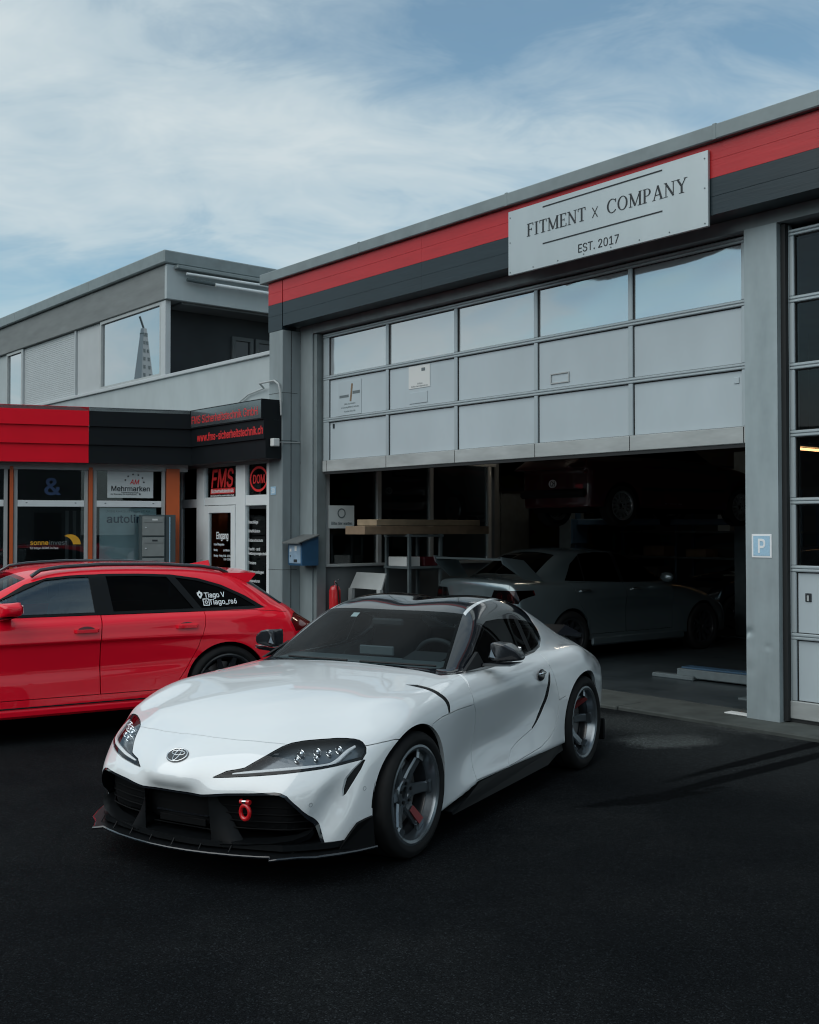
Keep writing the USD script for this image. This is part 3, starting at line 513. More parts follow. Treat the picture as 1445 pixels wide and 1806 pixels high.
# lamp and cable at the end of the canopy
a = thing('security_lamp', 'small pale box lamp under the end of the black canopy', 'lamp', gw(-7.20, -.45, 2.86), GA); obj('housing', bx(-.002, .09, -.05, .05, 0, .11, .008), 'paper', a); obj('bracket', bx(-.015, -.003, -.02, .02, .03, .08), 'frame_grey', a)
obj('loose_cable', cat_(tube([gw(-7.11, -.40, 2.92), gw(-7.19, -.29, 2.92), gw(-7.19, -.02, 2.935), gw(-7.19, -.008, 2.94)], .006, 6)), 'frame_grey', label='thin cable running from the box lamp across the pilaster side', cat='cable')
pts = [(-9.35, -.02, 3.60), (-8.9, -.03, 3.62), (-8.55, -.03, 3.74), (-8.1, -.04, 3.79), (-7.75, -.33, 3.80), (-7.35, -.34, 3.80), (-7.24, -.34, 3.74), (-7.19, -.34, 3.62), (-7.185, -.33, 3.3)]
obj('roof_cable', tube([gw(*q) for q in pts], .014, 7), 'frame_grey', label='bent brown grey pipe along the wall above the black canopy', cat='pipe')

# ------------------------------------------------------------------ flat roofed upper building behind the shop
u = thing('upper_building', 'grey flat roofed upper storey with a big mirroring window', 'building', G0, GA)
obj('wall', bx(-26, -7.58, .006, .3, 3.5, 4.27), 'plaster_light', u); obj('parapet_cap', bx(-26, -7.60, -.035, .31, 4.272, 4.33, .008), 'shutter', u)
obj('fascia', bx(-26, -11.28, -.03, 6, 5.62, 6.21, .01), 'fascia_concrete', u)
obj('fascia_corner', bx(-11.279, -11.20, -.03, 6, 5.62, 6.21, .006), 'plaster_light', u)
x = -11.16
for w in (3.1, 3.9, 4.0, 4.0): obj('roof_flashing', bx(x - w + .004, x - .004, -.10, 6, 6.215, 6.44, .02), 'cap_metal', u); x -= w
obj('upper_wall', bx(-26, -18.95, .04, .3, 4.335, 5.615), 'plaster_light', u)
def uwin(x0, x1, nm='upper_window'):
    w = obj(nm, cat_(bx(x0, x0 + .05, .0, .08, 4.335, 5.615, .004), bx(x1 - .05, x1, .0, .08, 4.335, 5.615, .004), bx(x0 + .051, x1 - .051, .0, .08, 5.56, 5.615), bx(x0 + .051, x1 - .051, .0, .08, 4.335, 4.38)), 'frame_grey', u)
    obj('pane', bx(x0 + .051, x1 - .051, .04, .046, 4.381, 5.559), 'mirror_window', w)
uwin(-13.95, -11.47); uwin(-18.92, -17.98)
obj('corner_post', bx(-11.465, -11.30, .0, .10, 4.335, 5.615, .004), 'shutter', u)
pr = [(-15.09 + k * .0475, .03 if k % 2 else .055) for k in range(25)]
q = trimesh.creation.extrude_polygon(Polygon(pr + [(-13.955, .12), (-15.09, .12)]), 1.28); q.apply_translation((0, 0, 4.335)); obj('corrugated_panel', q, 'shutter', u, smooth=False)
sl = [bx(-17.93, -15.14, .045, .08, 4.335 + k * .04, 4.335 + k * .04 + .0396, .006) for k in range(32)]
sh_ = obj('roller_shutter', cat_(bx(-17.975, -17.935, .0, .09, 4.335, 5.615), bx(-15.135, -15.095, .0, .09, 4.335, 5.615)), 'shutter', u); obj('slats', cat_(*sl), 'shutter', sh_, smooth=False, kind='stuff')
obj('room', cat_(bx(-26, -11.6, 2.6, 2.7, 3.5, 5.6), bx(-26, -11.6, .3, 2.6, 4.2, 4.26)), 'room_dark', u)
# loggia to the right of the corner: dark recess under the roof, with its door, ceiling lamp and folded awning
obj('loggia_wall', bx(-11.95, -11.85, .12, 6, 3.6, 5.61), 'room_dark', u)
obj('terrace_floor', bx(-11.84, -7.6, .32, 9, 3.5, 3.6), 'room_mid', u)
for y0, y1 in ((1.60, 2.05), (2.10, 3.4)):
    w = obj('terrace_window', cat_(bx(-11.855, -11.80, y0, y0 + .07, 3.9, 5.24), bx(-11.855, -11.80, y1 - .07, y1, 3.9, 5.24), bx(-11.855, -11.80, y0 + .071, y1 - .071, 5.17, 5.24)), 'room_mid', u); obj('pane', bx(-11.848, -11.84, y0 + .071, y1 - .071, 3.9, 5.169), 'far_glass', w)
obj('soffit', bx(-11.84, -11.29, .3, 8, 5.58, 5.618), 'room_mid', u)
aw = obj('awning', bx(-11.19, -11.06, .10, 6, 6.13, 6.19, .01), 'cap_metal', u, label='folded awning with white arms under the flat roof edge')
obj('arm', tube([(-11.08, .28, 6.065), (-11.0, 6, 6.09)], .022, 10), 'frame_white', aw); obj('arm', tube([(-11.06, .82, 5.945), (-10.98, 6, 5.93)], .028, 10), 'frame_white', aw); obj('roller', tube([(-11.10, .30, 5.965), (-11.07, .81, 5.95)], .03, 10), 'cabinet_dark', aw)
# ------------------------------------------------------------------ car bodies: sampled solid between smooth height sheets, cut into panels
def smin(a, b, k):
    h = np.clip(.5 + .5 * (b - a) / k, 0, 1); return b * (1 - h) + a * h - k * h * (1 - h)
def smax(a, b, k): return -smin(-a, -b, k)
def curve(p, q, mirror=False):
    p = sorted(p); x = np.array([a for a, _ in p], float); y = np.array([b for _, b in p], float)
    if mirror and x[0] == 0: x = np.r_[-x[:0:-1], x]; y = np.r_[y[:0:-1], y]
    q = np.asarray(q, float); r = (Akima1DInterpolator(x, y) if len(x) > 2 else (lambda t: np.interp(t, x, y)))(np.clip(q, x[0], x[-1]))
    return r + np.minimum(q - x[0], 0) * (y[1] - y[0]) / (x[1] - x[0]) + np.maximum(q - x[-1], 0) * (y[-1] - y[-2]) / (x[-1] - x[-2])
def sheet(cols, U, V, blur, mu=False, mv=False):
    us = sorted(cols); rows = np.array([curve(cols[u], V, mv) for u in us]); h = U[1] - U[0]
    g = np.array([curve(list(zip(us, rows[:, j])), U, mu) for j in range(len(V))]).T; p = 20
    e = np.pad(g, p, mode='reflect', reflect_type='odd')
    if mu: e[:p, p:-p] = g[p:0:-1]
    if mv: e[p:-p, :p] = g[:, p:0:-1]
    g = gaussian_filter(e, [b * .0125 / h for b in blur])[p:-p, p:-p]
    a, b = np.gradient(g, U, V); return g, np.sqrt(1 + a * a + b * b)
class Field:
    def __init__(s, X, Y, Z, F):
        s.o = np.array([X[0], Y[0], Z[0]]); s.h = X[1] - X[0]; s.F = F.astype(np.float32); s.Y = Y; s.G = [q.astype(np.float32) for q in np.gradient(s.F, s.h)]
    def at(s, A, p):
        q = np.array(p, float); q[:, 1] = np.abs(q[:, 1]); return map_coordinates(A, ((q - s.o) / s.h).T, order=1, mode='nearest')
    def __call__(s, p): return s.at(s.F, p)
    def grad(s, p):
        r = np.stack([s.at(a, p) for a in s.G], 1); r[:, 1] *= np.where(np.asarray(p)[:, 1] < 0, -1, 1); return r
def surfnet(F, o, h):
    n = np.array(F.shape) - 1; ins = F > 0; ids, pos, edges = [], [], []
    for ax in range(3):
        a = [slice(None)] * 3; b = [slice(None)] * 3; a[ax] = slice(0, -1); b[ax] = slice(1, None); cr = ins[tuple(a)] != ins[tuple(b)]
        idx = np.argwhere(cr); f0, f1 = F[tuple(a)][cr], F[tuple(b)][cr]; p = idx.astype(np.float32); p[:, ax] += f0 / (f0 - f1); o1, o2 = (ax + 1) % 3, (ax + 2) % 3; C = []
        for d1, d2 in ((-1, -1), (0, -1), (0, 0), (-1, 0)):
            c = idx.copy(); c[:, o1] += d1; c[:, o2] += d2; k = (c[:, 0] * n[1] + c[:, 1]) * n[2] + c[:, 2]; C.append(k); ids.append(k); pos.append(p)
        q = np.stack(C, 1); neg = ~ins[tuple(a)][cr]; q[neg] = q[neg][:, ::-1]; edges.append(q)
    u, inv = np.unique(np.concatenate(ids), return_inverse=True); P = np.vstack(pos); cnt = np.bincount(inv)
    v = np.stack([np.bincount(inv, P[:, k]) / cnt for k in range(3)], 1) * h + o; Q = np.vstack(edges); return v, np.searchsorted(u, Q)
SOLID = {}
def solid(field, level=0.0):
    k = (id(field), round(level, 5))
    if k not in SOLID: SOLID[k] = solid_(field, level)
    return SOLID[k]
def solid_(field, level):
    F = field.F - level; F = np.concatenate([F[:, :0:-1], F], 1); o = field.o.copy(); o[1] = -field.Y[-1]; h = field.h
    if level > .015: F = F[::2, ::2, ::2]; h = 2 * h
    v, q = surfnet(np.pad(F, 1, constant_values=-.05), o - h, h)
    for _ in range(3):
        gr = field.grad(v); d = (field(v) - level) / np.maximum((gr * gr).sum(1), .05); v = v - np.clip(d, -.004, .004)[:, None] * gr
    t = np.vstack([q[:, [0, 1, 2]], q[:, [0, 2, 3]]]); m = mf.Manifold(mf.Mesh(v.astype(np.float32), t.astype(np.uint32))); return m
def lofted(X, Y, Z, W, N, T, WC, HC, rear, zb, kt=.08, kn=.05, kc=None, zc=.7, extra=None):
    w, wn = sheet(W, X, Z, (4, 2)); n, nn = sheet(N, Y, Z, (1.5, 1.2), mu=True); wc, wcn = sheet(WC, X, Z, (4, 3))
    t, tn = sheet(T, Y, X, (3, 4), mu=True); t, tn = t.T, tn.T; hc, hcn = sheet(HC, Y, X, (2, 3), mu=True); hc, hcn = hc.T, hcn.T
    x = X[:, None, None]; y = Y[None, :, None]; z = Z[None, None, :]
    low = smin((w[:, None, :] - y) / wn[:, None, :], (t[:, :, None] - z) / tn[:, :, None], kt); low = smin(low, (n[None] - x) / nn[None], kn)
    low = smin(low, rear(x, y, z), .08); low = smin(low, z - np.interp(X, *zb)[:, None, None], .02)
    cab = smin((wc[:, None, :] - y) / wcn[:, None, :], (hc[:, :, None] - z) / hcn[:, :, None], .07); cab = np.minimum(cab, z - zc)
    F = smax(low, cab, np.interp(X, *kc)[:, None, None])
    if extra is not None: F = extra(F, x, y, z)
    return Field(X, Y, Z, F)
def prism(axis, poly, lo, hi, both=False):
    """a cutter: an outline in (x, z) along y, (y, z) along x or (x, y) along z"""
    poly = poly.buffer(0); gs = [q for q in (poly.geoms if hasattr(poly, 'geoms') else [poly]) if q.area > 1e-8]; out = mf.Manifold()
    for q in gs:
        cs = mf.CrossSection([np.array(r.coords)[:-1] for r in ([q.exterior] + list(q.interiors))], mf.FillRule.EvenOdd); e = mf.Manifold.extrude(cs, hi - lo)
        A = {'z': [[1, 0, 0, 0], [0, 1, 0, 0], [0, 0, 1, lo]], 'x': [[0, 0, 1, lo], [1, 0, 0, 0], [0, 1, 0, 0]], 'y': [[1, 0, 0, 0], [0, 0, -1, -lo], [0, 1, 0, 0]]}[axis]
        if axis == 'y': A = [[1, 0, 0, 0], [0, 0, -1, hi], [0, 1, 0, 0]]
        out += e.transform(np.array(A, float))
    if both: out += out.mirror((0, 1, 0))
    return out
def mcyl(c, r, y0, y1, n=72, both=True):
    e = mf.Manifold.cylinder(y1 - y0, r, r, n).rotate((90, 0, 0)).translate((c[0], y1, c[1])); return e + e.mirror((0, 1, 0)) if both else e
def skin(name, man, m, field, parent, label=None, keep=None):
    if m in ('car_glass', 'dark_glass', 'clear_lens'): keep = lambda c: field(c) < np.percentile(field(c), 1) + .0022
    """a cut panel as a mesh whose outer face takes the smooth normals of the whole body"""
    q = man.to_mesh(); v = q.vert_properties[:, :3].astype(float); f = q.tri_verts.astype(int)
    if keep is not None:
        c = v[f].mean(1); f = f[keep(c)]
    if not len(f): print('EMPTY', name); return None
    e = np.cross(v[f[:, 1]] - v[f[:, 0]], v[f[:, 2]] - v[f[:, 0]]); fn = e / (np.linalg.norm(e, axis=1)[:, None] + 1e-15)
    gn = -field.grad(v); gn /= np.linalg.norm(gn, axis=1)[:, None] + 1e-12; on = np.abs(field(v)) < .0035
    ok = on[f].all(1) & ((gn[f] * fn[:, None]).sum(2).min(1) > .45)
    sv, sf = np.unique(f[ok], return_inverse=True); P = [v[sv]]; Nn = [gn[sv]]; F = [sf.reshape(-1, 3)]; n0 = len(sv)
    r = f[~ok]; P.append(v[r].reshape(-1, 3)); Nn.append(np.repeat(fn[~ok], 3, 0)); F.append(np.arange(len(r) * 3).reshape(-1, 3) + n0)
    P, Nn, F = np.vstack(P), np.vstack(Nn), np.vstack(F)
    path = free(str(parent.GetPath()) + '/' + name); g_ = usdkit.mesh(stage, path, trimesh.Trimesh(P, F, process=False), M[m], False)
    g_.CreateNormalsAttr().Set(Vt.Vec3fArray.FromNumpy(Nn.astype(np.float32))); g_.SetNormalsInterpolation('vertex'); return tag(g_.GetPrim(), label)
def halves(name, man, m, field, parent, label=(None, None)):
    """a mirrored pair of parts, left (y > 0) first"""
    a = skin(name, man.trim_by_plane((0, 1, 0), 0.0), m, field, parent, label[0]); b = skin(name, man.trim_by_plane((0, -1, 0), 0.0), m, field, parent, label[1]); return a, b
def wheel(car, x, y, z, R, rimr, width, n, style='six', m='rim_grey', dish=.05, red=None, turn=0.0, steer=0.0, tyre_r=.045, label=None):
    """wheel with its tyre, spokes, disc; outer face at |y|"""
    s = 1 if y > 0 else -1; Wd = width
    def place(q):
        q = move(q, rz=steer); q.apply_translation((x, 0, z)); q.vertices[:, 1] += abs(y)
        if s < 0: q.vertices[:, 1] *= -1; q.invert()
        return q
    rr = rimr; lip = rr - .022
    barrel = lathe([(rr + .004, 0), (rr + .002, -.012), (rr - .012, -.018), (rr - .016, -.05), (rr - .030, -.075), (rr - .038, -.16), (rr - .03, -Wd + .02), (rr, -Wd), (rr - .012, -Wd), (rr - .045, -Wd + .02), (rr - .052, -.16), (rr - .046, -.085), (rr - .034, -.055), (lip - .006, -.022), (lip, -.004), (rr - .008, .003)], 72, 'y')
    w = obj('wheel', place(barrel), m, car, 40, label)
    sl = lathe([(rr - .040, -.060), (rr - .050, -.088), (rr - .056, -.16), (rr - .056, -Wd + .03), (rr - .058, -Wd + .03), (rr - .058, -.16), (rr - .052, -.087), (rr - .042, -.060)], 64, 'y'); obj('inner_barrel', place(sl), 'rim_black', w, 40)
    T0, T1 = rr - .004, R
    ty = lathe([(T0, -.012), (T0 + .012, .004), (T0 + .03, .012), (T1 - .035, .012), (T1 - .012, .000), (T1, -.022), (T1, -Wd + .02), (T1 - .012, -Wd - .002), (T1 - .05, -Wd - .012), (T0, -Wd)], 96, 'y')
    for zz_ in (.25, .42, .6, .78):
        pass
    obj('tyre', place(ty), 'rubber', w, 40)
    grv = [lathe([(T1 + .0006, -a), (T1 + .0006, -a - .009), (T1 - .004, -a - .009), (T1 - .004, -a)], 72, 'y') for a in (Wd * .28, Wd * .5, Wd * .72)]; [obj('tread_groove', place(q), 'deep_black', w, False) for q in grv]
    hub = lathe([(.0, -dish - .045), (.028, -dish - .045), (.030, -dish - .02), (.034, -dish - .012), (.068, -dish - .010), (.078, -dish - .02), (.082, -dish - .06), (.0, -dish - .06)], 48, 'y'); obj('hub', place(hub), m, w)
    obj('centre_cap', place(cyl((0, -dish - .032, 0), .027, 'y', .01, 24)), 'black_satin', w)
    nuts = [cyl((.052 * math.cos(a), -dish - .008, .052 * math.sin(a)), .0085, 'y', .012, 10) for a in np.arange(5) * 2 * math.pi / 5 + .3]; [obj('wheel_nut', place(q), 'black_plastic', w) for q in nuts]
    for k in range(n):
        a = 2 * math.pi * k / n + turn
        if style == 'six':
            P = []
            for t, hw, yo, th in ((.055, .040, -dish - .018, .04), (.12, .031, -dish - .016 + .15 * dish, .034), (.19, .029, -dish + .55 * dish - .016, .03), (lip - .045, .034, -.026, .026), (lip - .012, .040, -.030, .03)):
                P.append([(t, yo, hw * .72), (t, yo, -hw * .72), (t, yo - .010, -hw), (t, yo - th, -hw * .9), (t, yo - th, hw * .9), (t, yo - .010, hw)])
            P = np.array(P).reshape(-1, 3); F = []
            for i in range(4):
                for j in range(6): A, B = i * 6 + j, i * 6 + (j + 1) % 6; F += [[A, B, B + 6], [A, B + 6, A + 6]]
            for j in range(1, 5): F += [[0, j + 1, j], [24, 24 + j, 24 + j + 1]]
            q = trimesh.Trimesh(P, F, process=False)
        else:
            hw = .016 if style == 'many' else .024; q = trimesh.convex.convex_hull([(t, yo + d, e * hw * c) for t, yo, c in ((.05, -dish - .012, 1.2), (lip - .005, -.022, .8)) for d in (0, -.03) for e in (-1, 1)])
        if q.volume < 0: q.invert()
        q.apply_transform(trimesh.transformations.rotation_matrix(-a, (0, 1, 0))); 
        isred = red is not None and k == red
        obj('spoke', place(q), m, w, 25, 'spoke with a dull red decal' if isred else None)
        if isred:
            d_ = trimesh.convex.convex_hull([(t, yo + e, hw * sg) for t, hw, yo in ((.10, .020, -dish - .011 + .10 * dish), (.16, .019, -dish + .35 * dish - .012), (lip - .05, .024, -.0235)) for e in (0, .003) for sg in (-1, 1)])
            d_.apply_transform(trimesh.transformations.rotation_matrix(-a, (0, 1, 0))); obj('decal', place(d_), 'decal_red', w)
    obj('brake_disc', place(lathe([(.06, -.115), (rr - .075, -.115), (rr - .075, -.145), (.06, -.145)], 48, 'y')), 'disc_steel', w)
    ca = []
    for a in np.linspace(-.5, .5, 6): ca.append(bx(-.03, .03, -.16, -.10, -.02, .02, .006).apply_transform(trimesh.transformations.translation_matrix((rr - .085, 0, 0))).apply_transform(trimesh.transformations.rotation_matrix(-a - (.55 if style == 'six' else 2.4), (0, 1, 0))))
    obj('brake_caliper', place(cat_(*ca)), 'caliper_red' if style == 'six' else 'black_plastic', w); return w
def liner(x, z, r, w0, w1):
    a = np.linspace(0, math.pi, 28); P = [(x + r * math.cos(t), y, z + r * math.sin(t)) for y in (w0, w1) for t in a]; n = len(a); F = []
    for i in range(n - 1): F += [[i, i + 1, n + i + 1], [i, n + i + 1, n + i]]
    c = len(P); P += [(x, w0, z)]; F += [[c, i + 1, i] for i in range(n - 1)]
    return trimesh.Trimesh(P, F, process=False)

# ------------------------------------------------------------------ the white coupe
W = {.9: [(.2, .82), (.5, .80), (.7, .76)], .5: [(.2, .835), (.35, .85), (.5, .855), (.6, .845), (.7, .80)], .3: [(.2, .85), (.35, .87), (.5, .88), (.6, .885), (.7, .875), (.8, .81)],
 0: [(.2, .865), (.35, .885), (.5, .897), (.6, .907), (.7, .908), (.76, .893), (.84, .84)], -.35: [(.18, .865), (.3, .87), (.45, .88), (.6, .888), (.7, .888), (.78, .872), (.86, .83)],
 -.8: [(.2, .885), (.25, .875), (.32, .842), (.45, .814), (.6, .843), (.7, .866), (.78, .85), (.88, .805)], -1.3: [(.2, .89), (.25, .878), (.33, .832), (.45, .802), (.6, .836), (.72, .867), (.8, .85), (.89, .80)],
 -1.7: [(.2, .895), (.25, .888), (.35, .862), (.5, .828), (.65, .846), (.75, .850), (.85, .812), (.9, .785)], -2.05: [(.25, .89), (.4, .885), (.55, .885), (.7, .882), (.8, .855), (.9, .80)],
 -2.47: [(.25, .885), (.5, .908), (.7, .920), (.8, .902), (.88, .855), (.96, .77)], -2.9: [(.3, .83), (.5, .848), (.65, .84), (.76, .80), (.88, .72)], -3.4: [(.3, .68), (.5, .70), (.7, .68), (.9, .58)]}
N = {0: [(.15, .87), (.19, .873), (.25, .885), (.35, .885), (.43, .880), (.46, .908), (.495, .926), (.54, .908), (.60, .862), (.67, .77)],
 .10: [(.15, .865), (.19, .868), (.25, .88), (.35, .882), (.43, .878), (.46, .905), (.495, .922), (.54, .905), (.60, .858), (.67, .765)],
 .188: [(.15, .84), (.19, .845), (.3, .875), (.432, .893), (.47, .893), (.515, .88), (.59, .835), (.66, .75)], .26: [(.15, .82), (.19, .825), (.3, .86), (.44, .882), (.515, .853), (.59, .805), (.66, .725)],
 .40: [(.19, .80), (.3, .83), (.35, .835), (.45, .838), (.53, .80), (.6, .74), (.66, .66)], .57: [(.19, .755), (.35, .78), (.461, .768), (.54, .705), (.6, .645), (.65, .565)],
 .72: [(.19, .615), (.35, .63), (.45, .625), (.55, .575), (.62, .51), (.67, .43)], .80: [(.2, .49), (.4, .50), (.55, .46), (.66, .37)], .86: [(.2, .35), (.4, .36), (.6, .33)], 1.: [(.2, .0), (.5, .0)]}
T = {0: [(.86, .605), (.78, .648), (.70, .682), (.5, .748), (.3, .80), (0, .855), (-.3, .888), (-.63, .906), (-.9, .90), (-1.4, .885), (-1.9, .885), (-2.3, .90), (-2.7, .92), (-3.1, .93), (-3.45, .955)],
 .26: [(.80, .60), (.70, .660), (.5, .742), (.3, .795), (0, .848), (-.3, .882), (-.66, .90), (-1.4, .88), (-1.9, .88), (-2.7, .92), (-3.1, .925), (-3.45, .935)],
 .52: [(.7, .61), (.615, .668), (.4, .740), (.2, .79), (0, .83), (-.3, .865), (-.72, .888), (-1.3, .88), (-1.9, .885), (-2.3, .885), (-2.7, .865), (-3.1, .82), (-3.4, .78)],
 .70: [(.6, .60), (.5, .645), (.4, .695), (.3, .74), (.15, .79), (0, .825), (-.15, .84), (-.4, .85), (-.77, .868), (-1.3, .872), (-1.7, .88), (-2.0, .868), (-2.4, .872), (-2.7, .845), (-3.0, .79), (-3.3, .72)],
 .80: [(.5, .60), (.38, .662), (.2, .74), (.05, .79), (-.1, .812), (-.4, .83), (-.8, .85), (-1.3, .86), (-1.8, .866), (-2.1, .878), (-2.4, .900), (-2.65, .868), (-2.9, .795), (-3.2, .70)]}
WC = {-.6: [(.8, .72), (.95, .66)], -.77: [(.8, .735), (.882, .70), (1.0, .645)], -1.29: [(.86, .75), (1.0, .688), (1.10, .632), (1.177, .578), (1.26, .50)],
 -1.75: [(.86, .75), (1.0, .68), (1.1, .632), (1.2, .58), (1.28, .52)], -2.05: [(.86, .755), (1.0, .695), (1.1, .64), (1.2, .57), (1.27, .50)], -2.4: [(.86, .71), (1.0, .62), (1.1, .55), (1.2, .47)],
 -2.9: [(.86, .58), (1.0, .47), (1.1, .40)], -3.3: [(.9, .42), (1.0, .33)]}
HC = {0: [(-.45, .79), (-.64, .892), (-.8, .965), (-1.0, 1.06), (-1.28, 1.185), (-1.45, 1.23), (-1.6, 1.243), (-1.8, 1.245), (-2.0, 1.228), (-2.3, 1.17), (-2.6, 1.085), (-2.9, .99), (-3.3, .88)],
 .15: [(-.47, .79), (-.65, .892), (-1.0, 1.058), (-1.28, 1.185), (-1.45, 1.237), (-1.6, 1.256), (-1.8, 1.26), (-2.0, 1.243), (-2.3, 1.18), (-2.6, 1.09), (-2.9, .99)],
 .32: [(-.5, .79), (-.67, .890), (-1.0, 1.052), (-1.28, 1.183), (-1.45, 1.24), (-1.6, 1.262), (-1.78, 1.267), (-2.0, 1.246), (-2.3, 1.18), (-2.6, 1.09), (-2.9, .985)],
 .52: [(-.6, .81), (-.74, .887), (-1.0, 1.022), (-1.287, 1.168), (-1.45, 1.217), (-1.6, 1.238), (-1.78, 1.242), (-2.0, 1.215), (-2.3, 1.135), (-2.7, 1.0)],
 .68: [(-.68, .81), (-.77, .874), (-1.0, .985), (-1.287, 1.14), (-1.6, 1.205), (-2.0, 1.17), (-2.4, 1.04)]}
def scoop(F, x, y, z):
    """hollow below the bumper vent, and the sharp beak sides"""
    P = np.array([(.46, .87, .60), (.535, .85, .49), (.60, .80, .40), (.655, .765, .31), (.69, .75, .22)]); R = (.055, .075, .085, .08, .06)
    d = np.full(F.shape, 9.0, np.float32)
    i0 = int((.3 - (-3.55)) / H_SU)
    xs, sub = x[i0:], d[i0:]
    for (a, b, ra, rb) in zip(P[:-1], P[1:], R[:-1], R[1:]):
        ab = b - a; t = np.clip(((xs - a[0]) * ab[0] + (y - a[1]) * ab[1] + (z - a[2]) * ab[2]) / ab.dot(ab), 0, 1)
        sub = np.minimum(sub, np.sqrt((xs - a[0] - t * ab[0]) ** 2 + (y - a[1] - t * ab[1]) ** 2 + (z - a[2] - t * ab[2]) ** 2) - (ra + (rb - ra) * t))
    d[i0:] = sub; return np.where(d < .15, smin(F, d, .05), F)
H_SU = .0145
fs = lofted(np.arange(-3.55, 1.06, H_SU), np.arange(0, 1.0, H_SU), np.arange(.1, 1.36, H_SU), W, N, T, WC, HC, lambda x, y, z: x + 3.38 - .18 * (y / .9) ** 2,
    ([-3.4, -2.9, -2.2, -.8, -.35, .4, .95], [.30, .24, .24, .235, .155, .17, .185]), kc=([-2.6, -2.1, -1.7, -.5], [.07, .055, .03, .02]), extra=scoop)
def white_car():
    c = thing('white_coupe', 'white two door sports coupe with black roof parked in front of the open garage door', 'car', (-.741, 6.270, 0), math.atan2(-.868, -.496))
    B = solid(fs); shell = B - solid(fs, .022); thin = B - solid(fs, .006)
    sk = lambda n, m_, mm, **k: skin(n, m_, mm, fs, c, **k)
    # wheel arches
    shell = shell - mcyl((0, .335), .364, .55, 1.2) - mcyl((-2.47, .34), .366, .55, 1.2)
    # air intake
    gp = [(0, .432), (.188, .433), (.326, .448), (.457, .455), (.55, .461), (.575, .458), (.603, .445), (.626, .419), (.649, .39), (.671, .356), (.684, .322), (.698, .288), (.711, .248), (.724, .203), (.735, .10)]
    gpoly = Polygon([(-a, b) for a, b in gp[::-1]] + gp[1:])
    shell = shell - prism('x', gpoly, .35, 1.3)
    inner = solid(fs, .075) - solid(fs, .09); sk('air_intake', inner ^ prism('x', gpoly.buffer(.03), .35, 1.3), 'mesh_black')
    rim = (B - solid(fs, .085)) ^ (prism('x', gpoly.buffer(-.0008), .4, 1.3) - prism('x', gpoly.buffer(-.012), .3, 1.4)); sk('intake_frame', rim, 'black_gloss')
    # lamps
    lp = [(.239, .515), (.293, .543), (.341, .552), (.370, .559), (.401, .583), (.433, .608), (.456, .628), (.478, .646), (.505, .659), (.549, .667), (.59, .670), (.676, .674), (.712, .673), (.745, .670), (.771, .664), (.788, .655), (.802, .642), (.812, .628), (.818, .606), (.812, .580), (.776, .572), (.744, .564), (.691, .555), (.632, .548), (.548, .539), (.455, .531), (.382, .525), (.304, .518)]
    lpo = Polygon(lp).buffer(0); shell = shell - prism('x', lpo.buffer(.003), .2, 1.3, True)
    lens = (B - solid(fs, .005)) ^ prism('x', lpo, .2, 1.3, True); fr = (solid(fs, .0035) - solid(fs, .03)) ^ (prism('x', lpo.buffer(.001), .2, 1.3, True) - prism('x', affinity.translate(lpo.buffer(-.0075), 0, .003), .1, 1.4, True))
    back = (solid(fs, .045) - solid(fs, .055)) ^ prism('x', lpo.buffer(.002), .2, 1.3, True)
    l2 = halves('headlight', back, 'grey_lamp', fs, c, ('dark slanted headlight with small lens cubes and a white light strip',) * 2)
    for par, sg in zip(l2, (1, -1)):
        side = lambda q: q.trim_by_plane((0, sg, 0), 0.0)
        skin('lens', side(lens), 'clear_lens', fs, par); skin('bezel', side(fr), 'black_satin', fs, par)
        dl = np.array([(.817, .310, .532), (.757, .440, .545), (.672, .575, .557), (.590, .680, .565), (.548, .720, .571), (.512, .742, .592), (.440, .755, .630), (.398, .772, .648)])
        tt = np.linspace(0, 7, 50); dl = np.stack([np.interp(tt, np.arange(8), dl[:, k]) for k in range(3)], 1); dl = gaussian_filter(dl, (1.2, 0), mode='nearest')
        gr = fs.grad(dl); dl = dl + gr * ((.0130 - fs(dl)) / np.maximum((gr * gr).sum(1), .05))[:, None]; dl[:, 1] *= sg
        obj('light_strip', tube(dl, np.interp(np.linspace(0, 1, 50), [0, .1, .8, 1], [.005, .0090, .0115, .007]), 8), 'white_plastic', par)
        for q, r in (((.585, .570, .632), .017), ((.531, .632, .638), .017), ((.501, .684, .633), .012), ((.456, .713, .643), .015), ((.623, .571, .608), .010), ((.562, .647, .612), .010)):
            p = np.array([q]); gr = fs.grad(p); p = (p + gr * ((.028 - fs(p)) / np.maximum((gr * gr).sum(1), .05))[:, None])[0]; p[1] *= sg
            b = trimesh.creation.icosphere(2, r); b.apply_translation(p); obj('projector', b, 'reflector', par, True)
            obj('projector_ring', tube([(p[0] + .004, p[1] + 1.25 * r * math.cos(a), p[2] + 1.25 * r * math.sin(a)) for a in np.linspace(0, 2 * math.pi, 20)[:-1]], .003, 6, True), 'chrome', par)
    # bumper vents, hood vents, door vents: black inserts let into the panels
    def insert(name, axis, poly, lo, hi, mm='black_plastic', dark=.0025):
        nonlocal shell
        shell = shell - prism(axis, poly.buffer(.0015), lo, hi, True); halves(name, (solid(fs, dark) - solid(fs, dark + .012)) ^ prism(axis, poly.buffer(.002), lo, hi, True), mm, fs, c)
    insert('bumper_vent', 'x', Polygon([(.815, .578), (.790, .535), (.772, .495), (.764, .446), (.764, .412), (.776, .425), (.797, .48), (.815, .535), (.822, .575)]), .2, .8, dark=.012)
    hv = [(-.315, .655), (-.362, .70), (-.374, .78), (-.388, .835), (-.412, .872), (-.392, .885), (-.352, .84), (-.332, .77), (-.318, .705)]
